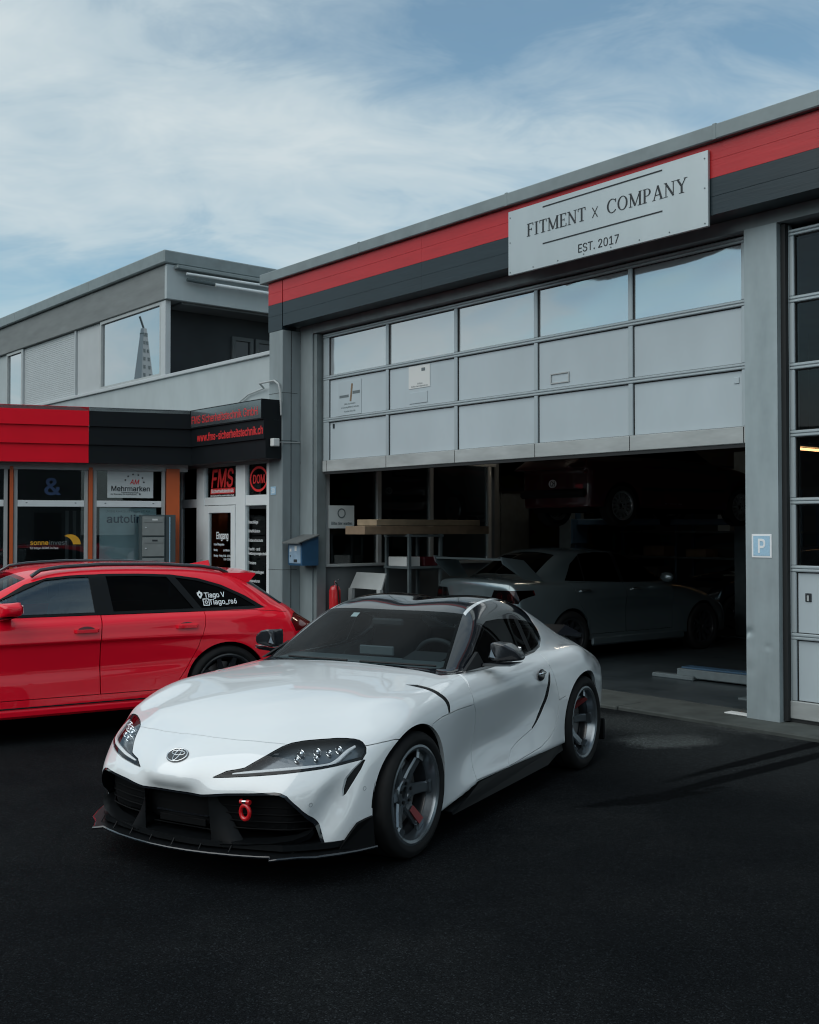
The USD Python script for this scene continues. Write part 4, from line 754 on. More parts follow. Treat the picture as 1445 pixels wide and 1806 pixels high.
    insert('hood_vent', 'z', Polygon(hv).buffer(.005), .70, .95, mm='black_satin')
    tz = np.linspace(.415, .748, 24); so = curve([(.413, -1.655), (.46, -1.752), (.52, -1.826), (.604, -1.884), (.70, -1.904), (.75, -1.906)], tz); wd = np.interp(tz, [.413, .48, .62, .72, .75], [.002, .030, .036, .022, .006])
    sv = [(a, b) for a, b in zip(so, tz)] + [(a + w_, b) for a, b, w_ in zip(so[::-1], tz[::-1], wd[::-1])]
    insert('door_vent', 'y', Polygon(sv).buffer(.004), .6, 1.0, mm='black_satin')
    # greenhouse
    dlo = Polygon([(-1.06, .945), (-1.19, 1.022), (-1.34, 1.10), (-1.42, 1.122), (-1.60, 1.124), (-1.80, 1.112), (-1.97, 1.088), (-2.07, 1.060), (-2.115, 1.02), (-2.10, .975), (-2.02, .930), (-1.90, .902), (-1.68, .886), (-1.45, .878), (-1.10, .872), (-1.02, .905)]).buffer(.004)
    blk = Polygon([(-.66, .866), (-.82, .862), (-1.10, .858), (-1.45, .864), (-1.68, .870), (-1.90, .884), (-2.03, .908), (-2.12, .960), (-2.135, 1.02), (-2.10, 1.085), (-2.12, 1.155), (-2.20, 1.3), (-.6, 1.4)])
    ws = [(-.645, 0), (-.66, .24), (-.70, .45), (-.745, .58), (-.785, .655), (-1.305, .508), (-1.29, .35), (-1.287, .12), (-1.287, 0)]
    wsp = Polygon(ws + [(a, -b) for a, b in ws[-2:0:-1]])
    rwp = Polygon([(-2.20, .44), (-2.20, -.44), (-2.6, -.48), (-3.02, -.44), (-3.02, .44), (-2.6, .48)])
    strip = [(-1.300, .527), (-1.43, .513), (-1.57, .502), (-1.72, .499), (-1.90, .485), (-1.90, .470), (-1.72, .480), (-1.57, .483), (-1.43, .491), (-1.318, .504)]
    gap = lambda q, w=.0022: prism('y', q, -1.2, 1.2)
    cabin = shell ^ prism('y', blk, -1.0, 1.0); shell = shell - prism('y', blk.buffer(.0015), -1.0, 1.0)
    cabin = cabin - prism('y', dlo, .45, 1.0, True) - prism('z', wsp, .7, 1.4)
    hood_cowl = None
    st = Polygon(strip).buffer(.0008); strp = cabin ^ prism('z', st, 1.0, 1.4, True); cabin = cabin - prism('z', st.buffer(.002), 1.0, 1.4, True)
    sk('roof', cabin, 'black_gloss', label='gloss black double bubble roof with black pillars'); halves('roof_strip', strp, 'white_paint', fs, c)
    sk('windshield', thin ^ prism('z', wsp.buffer(-.0005), .7, 1.4), 'car_glass')
    bp = sbox(-1.86, .8, -1.80, 1.2); halves('side_window', (B - solid(fs, .008)) ^ prism('y', dlo.buffer(-.001).difference(sbox(-1.885, .8, -1.83, 1.2)), .45, 1.0, True), 'dark_glass', fs, c)
    halves('window_post', shell_post(B, fs, dlo), 'black_plastic', fs, c)
    sk('frit_band', (solid(fs, .0065) - solid(fs, .0085)) ^ (prism('z', wsp.buffer(.01), .7, 1.4) - prism('z', wsp.buffer(-.022), .6, 1.5)), 'deep_black')
    shell = shell - prism('z', rwp, .8, 1.4); sk('rear_window', (B - solid(fs, .006)) ^ prism('z', rwp.buffer(-.001), .8, 1.4), 'dark_glass')
    # hood (clamshell), doors, bumper, with real gaps
    side = Polygon([(1.0, .56), (.367, .641), (.286, .651), (.209, .656), (.17, .650), (-.13, .653), (-.203, .681), (-.303, .695), (-.513, .703), (-.735, .700), (-.726, .755), (-.733, .816), (-.80, .875), (-.80, 1.2), (1.0, 1.2)])
    fh = [(.704, 0), (.700, .111), (.675, .244), (.633, .392), (.590, .498), (.545, .54), (.37, .80), (.37, 1.0)]
    plan = Polygon([(a, b) for a, b in fh] + [(-.85, 1.0), (-.85, 0)]); plan = unary_union([plan, affinity.scale(plan, 1, -1, origin=(0, 0))]).buffer(.001)
    cut = prism('y', side, -1.2, 1.2) ^ prism('z', plan, .5, 1.2); cutg = prism('y', side.buffer(.0045), -1.2, 1.2) ^ prism('z', plan.buffer(.0045), .5, 1.2)
    sk('hood', shell ^ cut, 'white_paint'); shell = shell - cutg
    dpo = Polygon([(-.748, .694), (-.795, .644), (-.828, .536), (-.818, .409), (-.772, .331), (-.766, .252), (-1.195, .246), (-1.258, .294), (-1.335, .333), (-1.421, .360), (-1.655, .413), (-1.73, .445), (-1.82, .515), (-1.884, .604), (-1.905, .70), (-1.93, .80), (-1.96, .89), (-1.68, .95), (-.83, .95), (-.80, .86), (-.738, .80), (-.732, .755)]).buffer(.0)
    halves('door', shell ^ prism('y', dpo, .5, 1.1, True), 'white_paint', fs, c); shell = shell - prism('y', dpo.buffer(.0048), .5, 1.1, True)
    ln = [LineString([(-1.19, .245), (-1.449, .262), (-1.721, .284), (-1.874, .323), (-1.969, .373), (-2.02, .469), (-2.033, .556), (-1.999, .649), (-1.956, .742), (-1.935, .80)]).buffer(.0024), LineString([(-2.03, .552), (-2.12, .567)]).buffer(.0024)]
    shell = shell - prism('y', unary_union(ln), .6, 1.1, True)
    fb = prism('x', sbox(-1.2, 0, 1.2, 1.0), .04, 1.2); sk('front_bumper', shell ^ fb, 'white_paint'); shell = shell - fb
    sk('body', shell, 'white_paint')
    obj('underbody', cat_(bx(-2.05, -.42, -.78, .78, .19, .235), bx(-3.2, -2.9, -.6, .6, .22, .26), bx(.42, .72, -.62, .62, .16, .19)), 'deep_black', c)
    for k, (x, z, r) in enumerate(((0, .335, .37), (-2.47, .34, .372))):
        for sg in (1, -1): obj('wheel_liner', liner(x, z, r, sg * .50, sg * .855), 'deep_black', c, False)
    # black lower parts
    def plate(name, pts, z0, z1, mm, par=c, lab=None):
        q = trimesh.creation.extrude_polygon(Polygon(pts).buffer(0), z1 - z0); q.apply_translation((0, 0, z0)); return obj(name, q, mm, par, False, lab)
    sp = [(.918, 0), (.912, .12), (.895, .24), (.868, .37), (.835, .48), (.806, .545), (.852, .578), (.815, .600), (.748, .66), (.694, .735), (.60, .80), (.50, .855), (.395, .895), (.385, .80), (.40, 0)]
    plate('splitter', sp + [(a, -b) for a, b in sp[::-1]], .150, .163, 'black_satin', lab='thin black front splitter on small rods')
    ed = np.array(sp[:13]); ed = np.vstack([np.column_stack([ed[::-1, 0], -ed[::-1, 1]]), ed[1:]]); obj('splitter_edge', tube([(a, b, .1565) for a, b in ed], .0075, 8), 'black_gloss', c, 60)
    up = [(.872, 0), (.868, .12), (.845, .24), (.80, .42), (.755, .58), (.69, .66), (.60, .745), (.50, .80), (.42, .84), (.42, 0)]; plate('lower_lip', up + [(a, -b) for a, b in up[::-1]], .176, .205, 'black_satin')
    for y in (-.62, -.47, -.317, -.158, 0, .163, .326): obj('splitter_rod', cat_(tube([(np.interp(abs(y), [0, .24, .37, .48, .7], [.895, .87, .84, .81, .72]), y, .160), (np.interp(abs(y), [0, .24, .42, .58, .7], [.866, .84, .795, .75, .66]), y, .195)], .0034, 8)), 'black_satin', c)
    for sg in (1, -1):
        P = [(.545, .764, .165), (.530, .782, .200), (.498, .801, .243), (.464, .817, .280), (.424, .832, .291), (.374, .849, .300), (.374, .862, .163), (.46, .835, .163)]
        P = np.array(P); Q = P + np.array([.016, .018, 0]); v = np.vstack([P, Q]); v[:, 1] *= sg; n = len(P); F = []
        for i in range(1, n - 1): F += [[0, i, i + 1], [n, n + i + 1, n + i]]
        for i in range(n): j = (i + 1) % n; F += [[i, n + j, j], [i, n + i, n + j]]
        q = trimesh.Trimesh(v, F, process=False); q.fix_normals(); obj('canard', q, 'mesh_black', c, False)
        # curved fins and blade inside the intake
        z_ = np.linspace(0, 1, 14); fin = []
        A = np.array([(.862 - .02 * t, .205 + .01 * t + .0 * t, .43 - .235 * t) for t in z_]); Bq = np.array([(.80 + .03 * t, .225 + .10 * t ** 1.5, .43 - .235 * t) for t in z_]); Cq = np.array([(.80 - .03 * t, .25 + .11 * t ** 1.5, .43 - .235 * t) for t in z_])
        v = np.vstack([A, Bq, Cq]); v[:, 1] *= sg; n = len(A); F = []
        for r in range(2):
            for i in range(n - 1): a = r * n + i; F += [[a, a + 1, a + n + 1], [a, a + n + 1, a + n]]
        q = trimesh.Trimesh(v, F, process=False); q2 = q.copy(); q2.invert(); q2.vertices = q2.vertices - np.array([.006, 0, 0]); obj('intake_fin', cat_(q, q2), 'black_satin', c, True)
        bl = np.array([(.845, .27, .192), (.815, .40, .200), (.775, .53, .213), (.728, .62, .228), (.682, .675, .252), (.66, .69, .275)]); b2 = bl + np.array([-.07, -.02, .012]); b3 = bl + np.array([-.03, -.01, -.03])
        v = np.vstack([bl, b2, b3]); v[:, 1] *= sg; n = len(bl); F = []
        for a_, b_ in ((0, 1), (1, 2), (2, 0)):
            for i in range(n - 1): F += [[a_ * n + i, a_ * n + i + 1, b_ * n + i + 1], [a_ * n + i, b_ * n + i + 1, b_ * n + i]]
        q = trimesh.Trimesh(v, F, process=False); q.fix_normals(); obj('intake_blade', q, 'black_satin', c, 40)
        for z in (.265, .30, .335, .37): obj('intake_slat', tube([(np.interp(y, [.24, .40, .57, .70], [.80, .765, .70, .56]) + .0, sg * y, z) for y in np.linspace(.24, .68 - .25 * max(0, z - .28), 10)], .004, 6), 'mesh_black', c)
        # skirts, mirrors, handles, sensors
        sk_ = Polygon([(-.40, .150), (-.62, .180), (-.80, .231), (-1.2, .241), (-2.05, .238), (-2.09, .262), (-2.10, .195), (-1.98, .185), (-1.80, .150), (-.42, .128)])
        q = trimesh.creation.extrude_polygon(sk_, .10); q.apply_transform(np.array([[1, 0, 0, 0], [0, 0, -1, 0], [0, 1, 0, 0], [0, 0, 0, 1.0]])); v = q.vertices; v[:, 1] = sg * (np.where(v[:, 1] < -.05, .80, .872 + .022 * np.clip((.22 - v[:, 2]) / .07, 0, 1))); q.fix_normals(); obj('side_skirt', q, 'black_satin', c, False)
        MX = lambda v: (np.asarray(v, float) - (-1.0, .85, .96)) * (1.1, 1.10, 1.20) + (-1.105, .832, .962)
        mp = mf.Manifold.hull_points(np.array([(x, y, z) for x, y, z in ((-.960, .835, .930), (-.945, .845, 1.012), (-.925, .875, 1.022), (-.93, .93, 1.012), (-.955, .985, .985), (-.985, 1.012, .952), (-.99, 1.008, .930), (-.955, .87, .918), (-1.06, .845, .930), (-1.06, .850, 1.016), (-1.065, .93, 1.010), (-1.065, .99, .975), (-1.065, 1.01, .945), (-1.06, 1.0, .926), (-1.06, .85, .920))])).refine_to_length(.018)
        q = trimesh.Trimesh(mp.to_mesh().vert_properties[:, :3], mp.to_mesh().tri_verts); trimesh.smoothing.filter_taubin(q, iterations=6); q.vertices[:] = MX(q.vertices); q.vertices[:, 1] *= sg
        if sg < 0: q.invert()
        mi = obj('wing_mirror', q, 'carbon', c, 60, label='carbon look wing mirror')
        lo_ = np.array([(x, y, z) for x, y, z in ((-.93, .80, .912), (-.93, .97, .914), (-.985, 1.012, .922), (-1.05, 1.0, .918), (-1.06, .82, .908), (-.94, .79, .893), (-1.04, .80, .890), (-.96, .96, .900), (-1.04, .97, .900))]); q = trimesh.convex.convex_hull(MX(lo_)); q.vertices[:, 1] *= sg; q.fix_normals(); obj('mirror_base', q, 'black_gloss', mi, 40)
        obj('mirror_glass', bx(-1.186, -1.179, sg * .855, sg * .975, .937, .999, .003), 'chrome', mi); tri = trimesh.convex.convex_hull([(x, sg * y, z) for x, y, z in MX([(-.937, .836, .940), (-.937, .855, .985), (-.937, .88, .940), (-.917, .855, .948)])]); obj('mirror_wedge', tri, 'rim_grey', mi, False)
        sail = trimesh.convex.convex_hull([(x, sg * (y + d), z) for x, y, z in ((-.83, .742, .872), (-1.08, .757, .880), (-1.08, .705, .965)) for d in (0, .02)]); obj('mirror_sail', sail, 'black_plastic', mi, False)
        cup = mf.Manifold.sphere(1.0, 40).scale((.060, .012, .040)).translate((-1.765, .862, .752)); q = trimesh.Trimesh(cup.to_mesh().vert_properties[:, :3], cup.to_mesh().tri_verts); q.vertices[:, 1] *= sg; q.fix_normals(); hd = obj('door_handle', q, 'black_gloss', c, True)
        obj('handle_bar', tube([(-1.712, sg * .866, .762), (-1.735, sg * .876, .766), (-1.79, sg * .877, .766), (-1.818, sg * .868, .762)], [.006, .010, .010, .006], 10), 'chrome', hd)
        for q in ((.671, .687, .395), (.415, .833, .44)):
            p = np.array([q]); n_ = -fs.grad(p)[0]; n_ /= np.linalg.norm(n_); p = p - (fs(p) * -1)[:, None] * 0; a = np.cross(n_, (0, 0, 1)); a /= np.linalg.norm(a); b = np.cross(n_, a); p0 = p[0] + n_ * (fs(p)[0] + .0004)
            ring = np.array([p0 + .0095 * (math.cos(t) * a + math.sin(t) * b) for t in np.linspace(0, 2 * math.pi, 22)[:-1]]); ring[:, 1] *= sg; obj('sensor_ring', tube(ring, .0008, 5, True), 'ink_grey', c)
    obj('intake_bar', bx(.80, .815, -.17, .17, .300, .308, .003), 'black_gloss', c); obj('plate_holder', bx(.80, .81, -.15, .15, .25, .285, .003), 'mesh_black', c)
    for z in (.235, .34, .375, .405): obj('intake_slat', bx(.79, .80, -.20, .20, z, z + .006, .002), 'mesh_black', c)
    # badge: three rings on a dark oval
    p0 = np.array([[.854, 0, .604]]); gr = fs.grad(p0); p0 = (p0 - gr * (fs(p0) / np.maximum((gr * gr).sum(1), .05))[:, None])[0]; n_ = -fs.grad(p0[None])[0]; n_[1] = 0; n_ /= np.linalg.norm(n_); U = np.array([0, 1.0, 0]); V = np.cross(n_, U); V = V if V[2] > 0 else -V
    oval = lambda cx, cy, a, b, h, w=.0032: tube([p0 + n_ * h + U * (cx + a * math.cos(t)) + V * (cy + b * math.sin(t)) for t in np.linspace(0, 2 * math.pi, 41)[:-1]], w, 6, True)
    P = [p0 + n_ * d + U * .062 * k * math.cos(t) + V * .043 * k * math.sin(t) for d, k in ((-.004, 1.06), (.0025, 1.06), (.0045, .98)) for t in np.linspace(0, 2 * math.pi, 41)[:-1]]; bd = obj('badge', trimesh.convex.convex_hull(P), 'black_gloss', c, 30)
    obj('badge_ring', cat_(oval(0, 0, .060, .0415, .005, .0036), oval(0, .0125, .040, .0150, .0055, .0028), oval(0, .001, .0150, .0385, .0055, .0028)), 'chrome', bd, True)
    # red tow hook in the left intake
    tp = np.array([.80, .405, .40]); tr = move(trimesh.creation.torus(.033, .0115, 40, 14), ry=math.pi / 2); tr.vertices[:, 1] *= .80; tr.apply_translation(tp + np.array([.02, 0, -.042]))
    th = obj('tow_hook', tr, 'hook_red', c, True); obj('hook_clamp', cyl(tp + np.array([.02, .0, .008]), .012, 'y', .058, 16), 'hook_red', th); obj('hook_bolt', cyl(tp + np.array([.022, 0, .008]), .0125, 'y', .022, 16), 'chrome', th); obj('hook_rod', tube([tp + np.array([-.06, .0, .012]), tp + np.array([.02, .0, .012])], .008), 'chrome', th)
    # rear: lamps, diffuser, tail lip (turned away from the yard)
    tl = Polygon([(.42, .80), (.78, .74), (.82, .66), (.70, .70), (.42, .74)]); halves('tail_light', (B - solid(fs, .004)) ^ prism('x', tl, -3.5, -2.7, True), 'lamp_red', fs, c)
    obj('diffuser', bx(-3.36, -3.05, -.62, .62, .25, .34, .02), 'black_satin', c)
    df = mf.Manifold.hull_points(np.array([(-3.0, y, .90) for y in (-.46, .46)] + [(-3.36, y, .945) for y in (-.40, .40)] + [(-3.33, y, .885) for y in (-.55, .55)] + [(-3.30, y, .86) for y in (-.55, .55)])); obj('tail_spoiler', cat_(df), 'black_gloss', c, False)
    for sg in (1, -1): obj('mud_flap', bx(-2.90, -2.88, sg * .70, sg * .90, .14, .30, .01), 'black_satin', c)
    # cabin
    obj('dashboard', trimesh.convex.convex_hull([(x, s_ * y, z) for x, y, z in ((-.80, .60, .885), (-.80, .60, .60), (-1.12, .64, .60), (-1.12, .64, .865), (-1.0, .62, .905)) for s_ in (1, -1)]), 'interior_grey', c, 30)
    obj('instrument_cowl', trimesh.convex.convex_hull([(x, y, z) for x, z in ((-.96, .90), (-1.14, .94), (-1.14, .88)) for y in (.24, .52)]), 'interior', c, 30); obj('dash_screen', bx(-1.09, -1.07, -.14, .12, .905, .965, .006), 'interior_grey', c)
    sw_ = [np.array([-1.25 + .05 * math.sin(t), .37 + .18 * math.cos(t), .84 + .17 * math.sin(t)]) for t in np.linspace(0, 2 * math.pi, 40)[:-1]]; so = obj('steering_wheel', tube(sw_, .016, 10, True), 'interior', c, True); obj('wheel_boss', cat_(bx(-1.27, -1.22, .31, .43, .80, .87, .015), bx(-1.255, -1.24, .20, .54, .83, .85, .005)), 'interior_grey', so)
    for y in (.37, -.37):
        q = obj('seat', cat_(bx(-1.85, -1.35, y - .25, y + .25, .35, .52, .06), move(bx(-.09, .09, -.23, .23, 0, .62, .06), (-1.86, y, .46), ry=-.32)), 'interior', c, 40); obj('headrest', move(bx(-.05, .05, -.13, .13, 0, .17, .035), (-2.07, y, 1.02), ry=-.3), 'interior', q, 40)
    obj('rear_bulkhead', bx(-2.35, -2.32, -.62, .62, .4, .98, .01), 'interior', c); obj('cabin_floor', bx(-2.3, -.75, -.68, .68, .24, .30), 'interior', c)
    obj('rear_view_mirror', bx(-1.22, -1.19, -.12, .12, 1.085, 1.135, .012), 'interior', c)
    stk = np.array([(-1.245, -.295, 1.165), (-1.245, -.245, 1.165), (-1.195, -.240, 1.142), (-1.195, -.290, 1.142)]); gr = fs.grad(stk); stk = stk + gr * ((.0075 - fs(stk)) / np.maximum((gr * gr).sum(1), .05))[:, None]; obj('toll_sticker', cat_(trimesh.convex.convex_hull(np.vstack([stk, stk - np.array([0, 0, .001])]))), 'paper', c, False)
    for x, z0 in ((-.70, .905), (-.705, .905)):
        y0 = -.45 if x == -.70 else .12; obj('wiper', tube([(np.interp(abs(y), [0, .24, .45, .58, .66], [-.66, -.675, -.715, -.76, -.80]), y, np.interp(abs(y), [0, .24, .45, .58, .66], [.916, .914, .910, .905, .898])) for y in np.linspace(y0, y0 + .48, 14)], .007, 6), 'black_plastic', c)
    # wheels
    wheel(c, 0, .895, .329, .329, .256, .255, 6, 'six', 'rim_grey', .055, 4, 0.0, steer=.0, label='dark grey six spoke wheel with one red marked spoke'); wheel(c, 0, -.895, .329, .329, .256, .255, 6, 'six', 'rim_grey', .055, 2, .3)
    wheel(c, -2.47, .900, .332, .332, .256, .275, 6, 'six', 'rim_grey', .105, 2, 0.0); wheel(c, -2.47, -.900, .332, .332, .256, .275, 6, 'six', 'rim_grey', .105, 3, .4)
    return c
def shell_post(B, f, dlo):
    return (B - solid(f, .012)) ^ prism('y', dlo.intersection(sbox(-1.884, .8, -1.831, 1.2)), .45, 1.0, True)
white_car()
# ------------------------------------------------------------------ the red estate car
RA = math.atan2(-.521, -.854)
rW = {.8: [(.25, .82), (.5, .82), (.7, .76)], .4: [(.25, .90), (.5, .93), (.7, .92), (.85, .85)], 0: [(.25, .93), (.5, .95), (.7, .962), (.8, .95), (.92, .88)],
 -.8: [(.22, .95), (.32, .945), (.44, .938), (.51, .932), (.56, .917), (.72, .93), (.88, .943), (.96, .928), (1.02, .875)], -1.8: [(.22, .952), (.32, .948), (.44, .938), (.51, .934), (.56, .917), (.72, .932), (.88, .946), (.97, .930), (1.03, .88)],
 -2.4: [(.22, .955), (.32, .952), (.44, .945), (.52, .942), (.58, .928), (.72, .942), (.88, .950), (.98, .932), (1.04, .88)], -2.915: [(.25, .95), (.5, .963), (.7, .968), (.82, .962), (.97, .932), (1.04, .87)],
 -3.4: [(.3, .92), (.5, .94), (.7, .94), (.88, .915), (.98, .865), (1.05, .80)], -3.75: [(.3, .86), (.5, .88), (.7, .88), (.9, .83), (1.0, .76)], -4.0: [(.3, .78), (.7, .79), (.9, .74)]}
rN = {0: [(.15, .92), (.5, .93), (.7, .88)], .5: [(.15, .86), (.5, .88), (.7, .81)], .8: [(.15, .62), (.5, .66), (.7, .58)], 1.0: [(.15, .2), (.5, .25), (.7, .2)]}
rT = {0: [(.92, .70), (.6, .86), (0, .95), (-.6, 1.0), (-1.2, 1.02), (-2.9, 1.04), (-3.6, 1.02), (-4.2, .98)], .6: [(.85, .68), (.6, .80), (0, .93), (-.7, .99), (-2.9, 1.04), (-3.5, 1.02), (-4.1, .95)],
 .85: [(.6, .70), (.2, .86), (-.6, .965), (-1.2, .99), (-2.2, 1.01), (-2.9, 1.02), (-3.4, 1.0), (-3.7, .95), (-4.0, .90)]}
rWC = {-.4: [(.95, .80), (1.1, .72)], -1.0: [(1.0, .855), (1.2, .74), (1.35, .64)], -1.8: [(1.0, .868), (1.2, .765), (1.33, .69), (1.4, .62)], -2.6: [(1.0, .864), (1.2, .755), (1.33, .67), (1.4, .60)], -3.2: [(1.0, .83), (1.2, .71), (1.32, .62)], -3.8: [(1.0, .74), (1.2, .64)]}
rHC = {0: [(-.30, .93), (-.5, 1.0), (-.95, 1.23), (-1.2, 1.34), (-1.45, 1.40), (-2.0, 1.425), (-2.6, 1.415), (-3.1, 1.365), (-3.38, 1.27), (-3.65, 1.08), (-3.85, .92)],
 .6: [(-.4, .93), (-.6, 1.0), (-1.02, 1.20), (-1.28, 1.31), (-1.55, 1.37), (-2.0, 1.39), (-2.6, 1.372), (-3.05, 1.305), (-3.28, 1.205), (-3.66, .98)], .8: [(-.5, .93), (-.7, 1.0), (-1.1, 1.17), (-1.5, 1.31), (-2.0, 1.34), (-2.6, 1.32), (-3.05, 1.24), (-3.3, 1.10), (-3.6, .93)]}
hR = .018
fr_ = lofted(np.arange(-4.2, 1.05, hR), np.arange(0, 1.05, hR), np.arange(.12, 1.5, hR), rW, rN, rT, rWC, rHC, lambda x, y, z: x + 3.98 - .30 * (y / .9) ** 2 - .18 * np.clip((z - .6) / .4, 0, 1) ** 2, ([-4, -3.3, -2.5, -.4, .9], [.30, .24, .22, .22, .2]), kt=.09, kc=([-4, 0], [.03, .03]), zc=.8)
def red_car():
    c = thing('red_estate_car', 'bright red estate car with roof rails and a roof spoiler parked by the shop', 'car', (-4.584, 9.001, 0), RA)
    B = solid(fr_); shell = B - solid(fr_, .03)
    shell = shell - mcyl((0, .35), .385, .55, 1.2) - mcyl((-2.915, .35), .385, .55, 1.2)
    dlo = Polygon([(-.72, 1.010), (-.90, 1.085), (-1.08, 1.18), (-1.24, 1.268), (-1.42, 1.318), (-1.62, 1.336), (-1.9, 1.342), (-2.2, 1.338), (-2.48, 1.325), (-2.73, 1.287), (-2.94, 1.225), (-3.15, 1.125), (-3.33, 1.012), (-3.2, 1.004), (-2.2, 1.008), (-1.2, 1.010)])
    shell = shell - prism('y', dlo, .5, 1.1, True)
    blk = (B - solid(fr_, .025)) ^ prism('y', dlo.buffer(-.0008), .5, 1.1, True); cuts = [[(-.78, 1.03), (-1.02, 1.14), (-1.40, 1.300), (-1.62, 1.318), (-1.76, 1.320), (-1.775, 1.03)], [(-1.93, 1.03), (-1.905, 1.322), (-2.2, 1.318), (-2.44, 1.306), (-2.64, 1.03)], [(-2.71, 1.03), (-2.52, 1.298), (-2.72, 1.265), (-2.92, 1.205), (-3.10, 1.118), (-3.24, 1.03)]]
    for k, q in enumerate(cuts):
        pg = Polygon(q); blk = blk - prism('y', pg, .5, 1.1, True); halves('side_window', (solid(fr_, .006) - solid(fr_, .012)) ^ prism('y', pg.buffer(.004), .5, 1.1, True), ('side_glass', 'dark_glass', 'dark_glass')[k], fr_, c)
    halves('window_frame', blk, 'black_satin', fr_, c)
    wsp = Polygon([(-.52, -.5), (-.49, -.25), (-.48, 0), (-.49, .25), (-.52, .5), (-.64, .70), (-1.27, .575), (-1.24, .3), (-1.23, 0), (-1.24, -.3), (-1.27, -.575), (-.64, -.70)]); shell = shell - prism('z', wsp, .9, 1.6); skin('windshield', (B - solid(fr_, .007)) ^ prism('z', wsp.buffer(-.001), .9, 1.6), 'car_glass', fr_, c)
    rw = Polygon([(-.56, 1.25), (.56, 1.25), (.68, 1.03), (-.68, 1.03)]); rwz = prism('x', rw, -4.2, -3.2); shell = shell - rwz; skin('rear_window', (B - solid(fr_, .008)) ^ rwz, 'dark_glass', fr_, c)
    tl = Polygon([(-3.60, .79), (-3.56, .895), (-3.64, .945), (-4.2, .93), (-4.2, .80)]); tlp = prism('y', tl, .3, 1.2, True); shell = shell - tlp; halves('tail_light', (B - solid(fr_, .02)) ^ tlp, 'lamp_red', fr_, c, ('dark red wrap round tail light',) * 2)
    fd = Polygon([(-.70, .36), (-.66, .6), (-.70, .95), (-.72, 1.009), (-1.815, 1.007), (-1.795, .8), (-1.795, .36)]); rd = Polygon([(-1.80, .36), (-1.80, .8), (-1.82, 1.006), (-2.72, 1.004), (-2.705, .88), (-2.64, .70), (-2.55, .54), (-2.45, .40), (-2.40, .36)])
    for q in (fd, rd): halves('door', shell ^ prism('y', q.buffer(-.002), .6, 1.1, True), 'red_paint', fr_, c)
    shell = shell - prism('y', fd.buffer(.004), .6, 1.1, True) - prism('y', rd.buffer(.004), .6, 1.1, True)
    shell = shell - prism('y', unary_union([LineString([(-2.72, 1.004), (-3.2, .998), (-3.55, .965)]).buffer(.002)]), .7, 1.1, True)
    hp = prism('z', sbox(-.50, -.74, .60, .74), .8, 1.2); skin('hood', shell ^ hp, 'red_paint', fr_, c); shell = shell - prism('z', sbox(-.503, -.743, .603, .743), .8, 1.2)
    skin('body', shell, 'red_paint', fr_, c)
    gpl = Polygon([(-.48, .30), (.48, .30), (.55, .62), (-.55, .62)]); skin('grille', (mfoff(fr_, -.004) - B) ^ prism('x', gpl, .5, 1.2), 'mesh_black', fr_, c)
    lam = Polygon([(.50, .64), (.86, .72), (.84, .80), (.56, .74)]); halves('headlight', (mfoff(fr_, -.004) - B) ^ prism('x', lam, .2, 1.2, True), 'clear_lens', fr_, c)
    obj('underbody', bx(-3.7, .6, -.75, .75, .20, .26), 'deep_black', c); obj('sill_trim', bx(-2.5, -.4, .9615, .966, .292, .304, .002), 'black_plastic', c); obj('exhaust_tip', cyl((-3.93, .55, .33), .06, 'x', .12, 20), 'chrome', c)
    for x in (0, -2.915):
        for sg in (1, -1): obj('wheel_liner', liner(x, .35, .395, sg * .5, sg * .93), 'deep_black', c, False); 
    for sg in (1, -1):
        zz_ = [(-1.30, .640, 1.335), (-1.38, .618, 1.385), (-1.55, .60, 1.408), (-1.9, .592, 1.424), (-2.4, .586, 1.418), (-2.8, .578, 1.392), (-2.98, .572, 1.362), (-3.06, .575, 1.325)]
        obj('roof_rail', tube([(x, sg * y, z - .003) for x, y, z in zz_], .017, 10), 'black_gloss', c, True)
        obj('side_skirt', bx(-2.50, -.42, sg * .88, sg * .962, .215, .288, .02), 'red_paint', c)
        hd = None
        for x in (-1.68, -2.54):
            hd = obj('door_handle', trimesh.convex.convex_hull([(x + a, sg * (.944 + b), .885 + d) for a, b, d in ((-.105, .0, -.012), (-.105, .0, .014), (.105, 0, -.012), (.105, 0, .014), (-.085, .034, -.012), (-.085, .034, .012), (.085, .034, -.012), (.085, .034, .012))]), 'red_paint', c)
            obj('handle_cup', trimesh.convex.convex_hull([(x + .075 * math.cos(t), sg * (.9435 + k), .887 + .036 * math.sin(t)) for t in np.linspace(0, 6.28, 20) for k in (0, .004)]), 'maroon_paint', hd)
        mp = mf.Manifold.hull_points(np.array([(-.93, .93, 1.035), (-.93, .96, 1.12), (-.95, 1.06, 1.14), (-1.0, 1.135, 1.12), (-1.02, 1.14, 1.06), (-.98, 1.06, 1.03), (-1.13, .95, 1.045), (-1.13, .96, 1.135), (-1.13, 1.08, 1.15), (-1.13, 1.14, 1.11), (-1.13, 1.12, 1.045)])).refine_to_length(.03)
        q = trimesh.Trimesh(mp.to_mesh().vert_properties[:, :3], mp.to_mesh().tri_verts); trimesh.smoothing.filter_taubin(q, iterations=8); q.vertices[:, 1] *= sg; q.fix_normals(); mi = obj('wing_mirror', q, 'red_paint', c, 60)
        obj('mirror_base', trimesh.convex.convex_hull([(-.99, sg * .86, 1.0), (-1.10, sg * .86, 1.0), (-.98, sg * 1.08, 1.03), (-1.11, sg * 1.08, 1.03), (-1.0, sg * .90, 1.045), (-1.1, sg * .95, 1.045)]), 'black_plastic', mi); obj('mirror_glass', bx(-1.145, -1.135, sg * .97, sg * 1.11, 1.06, 1.125, .004), 'chrome', mi)
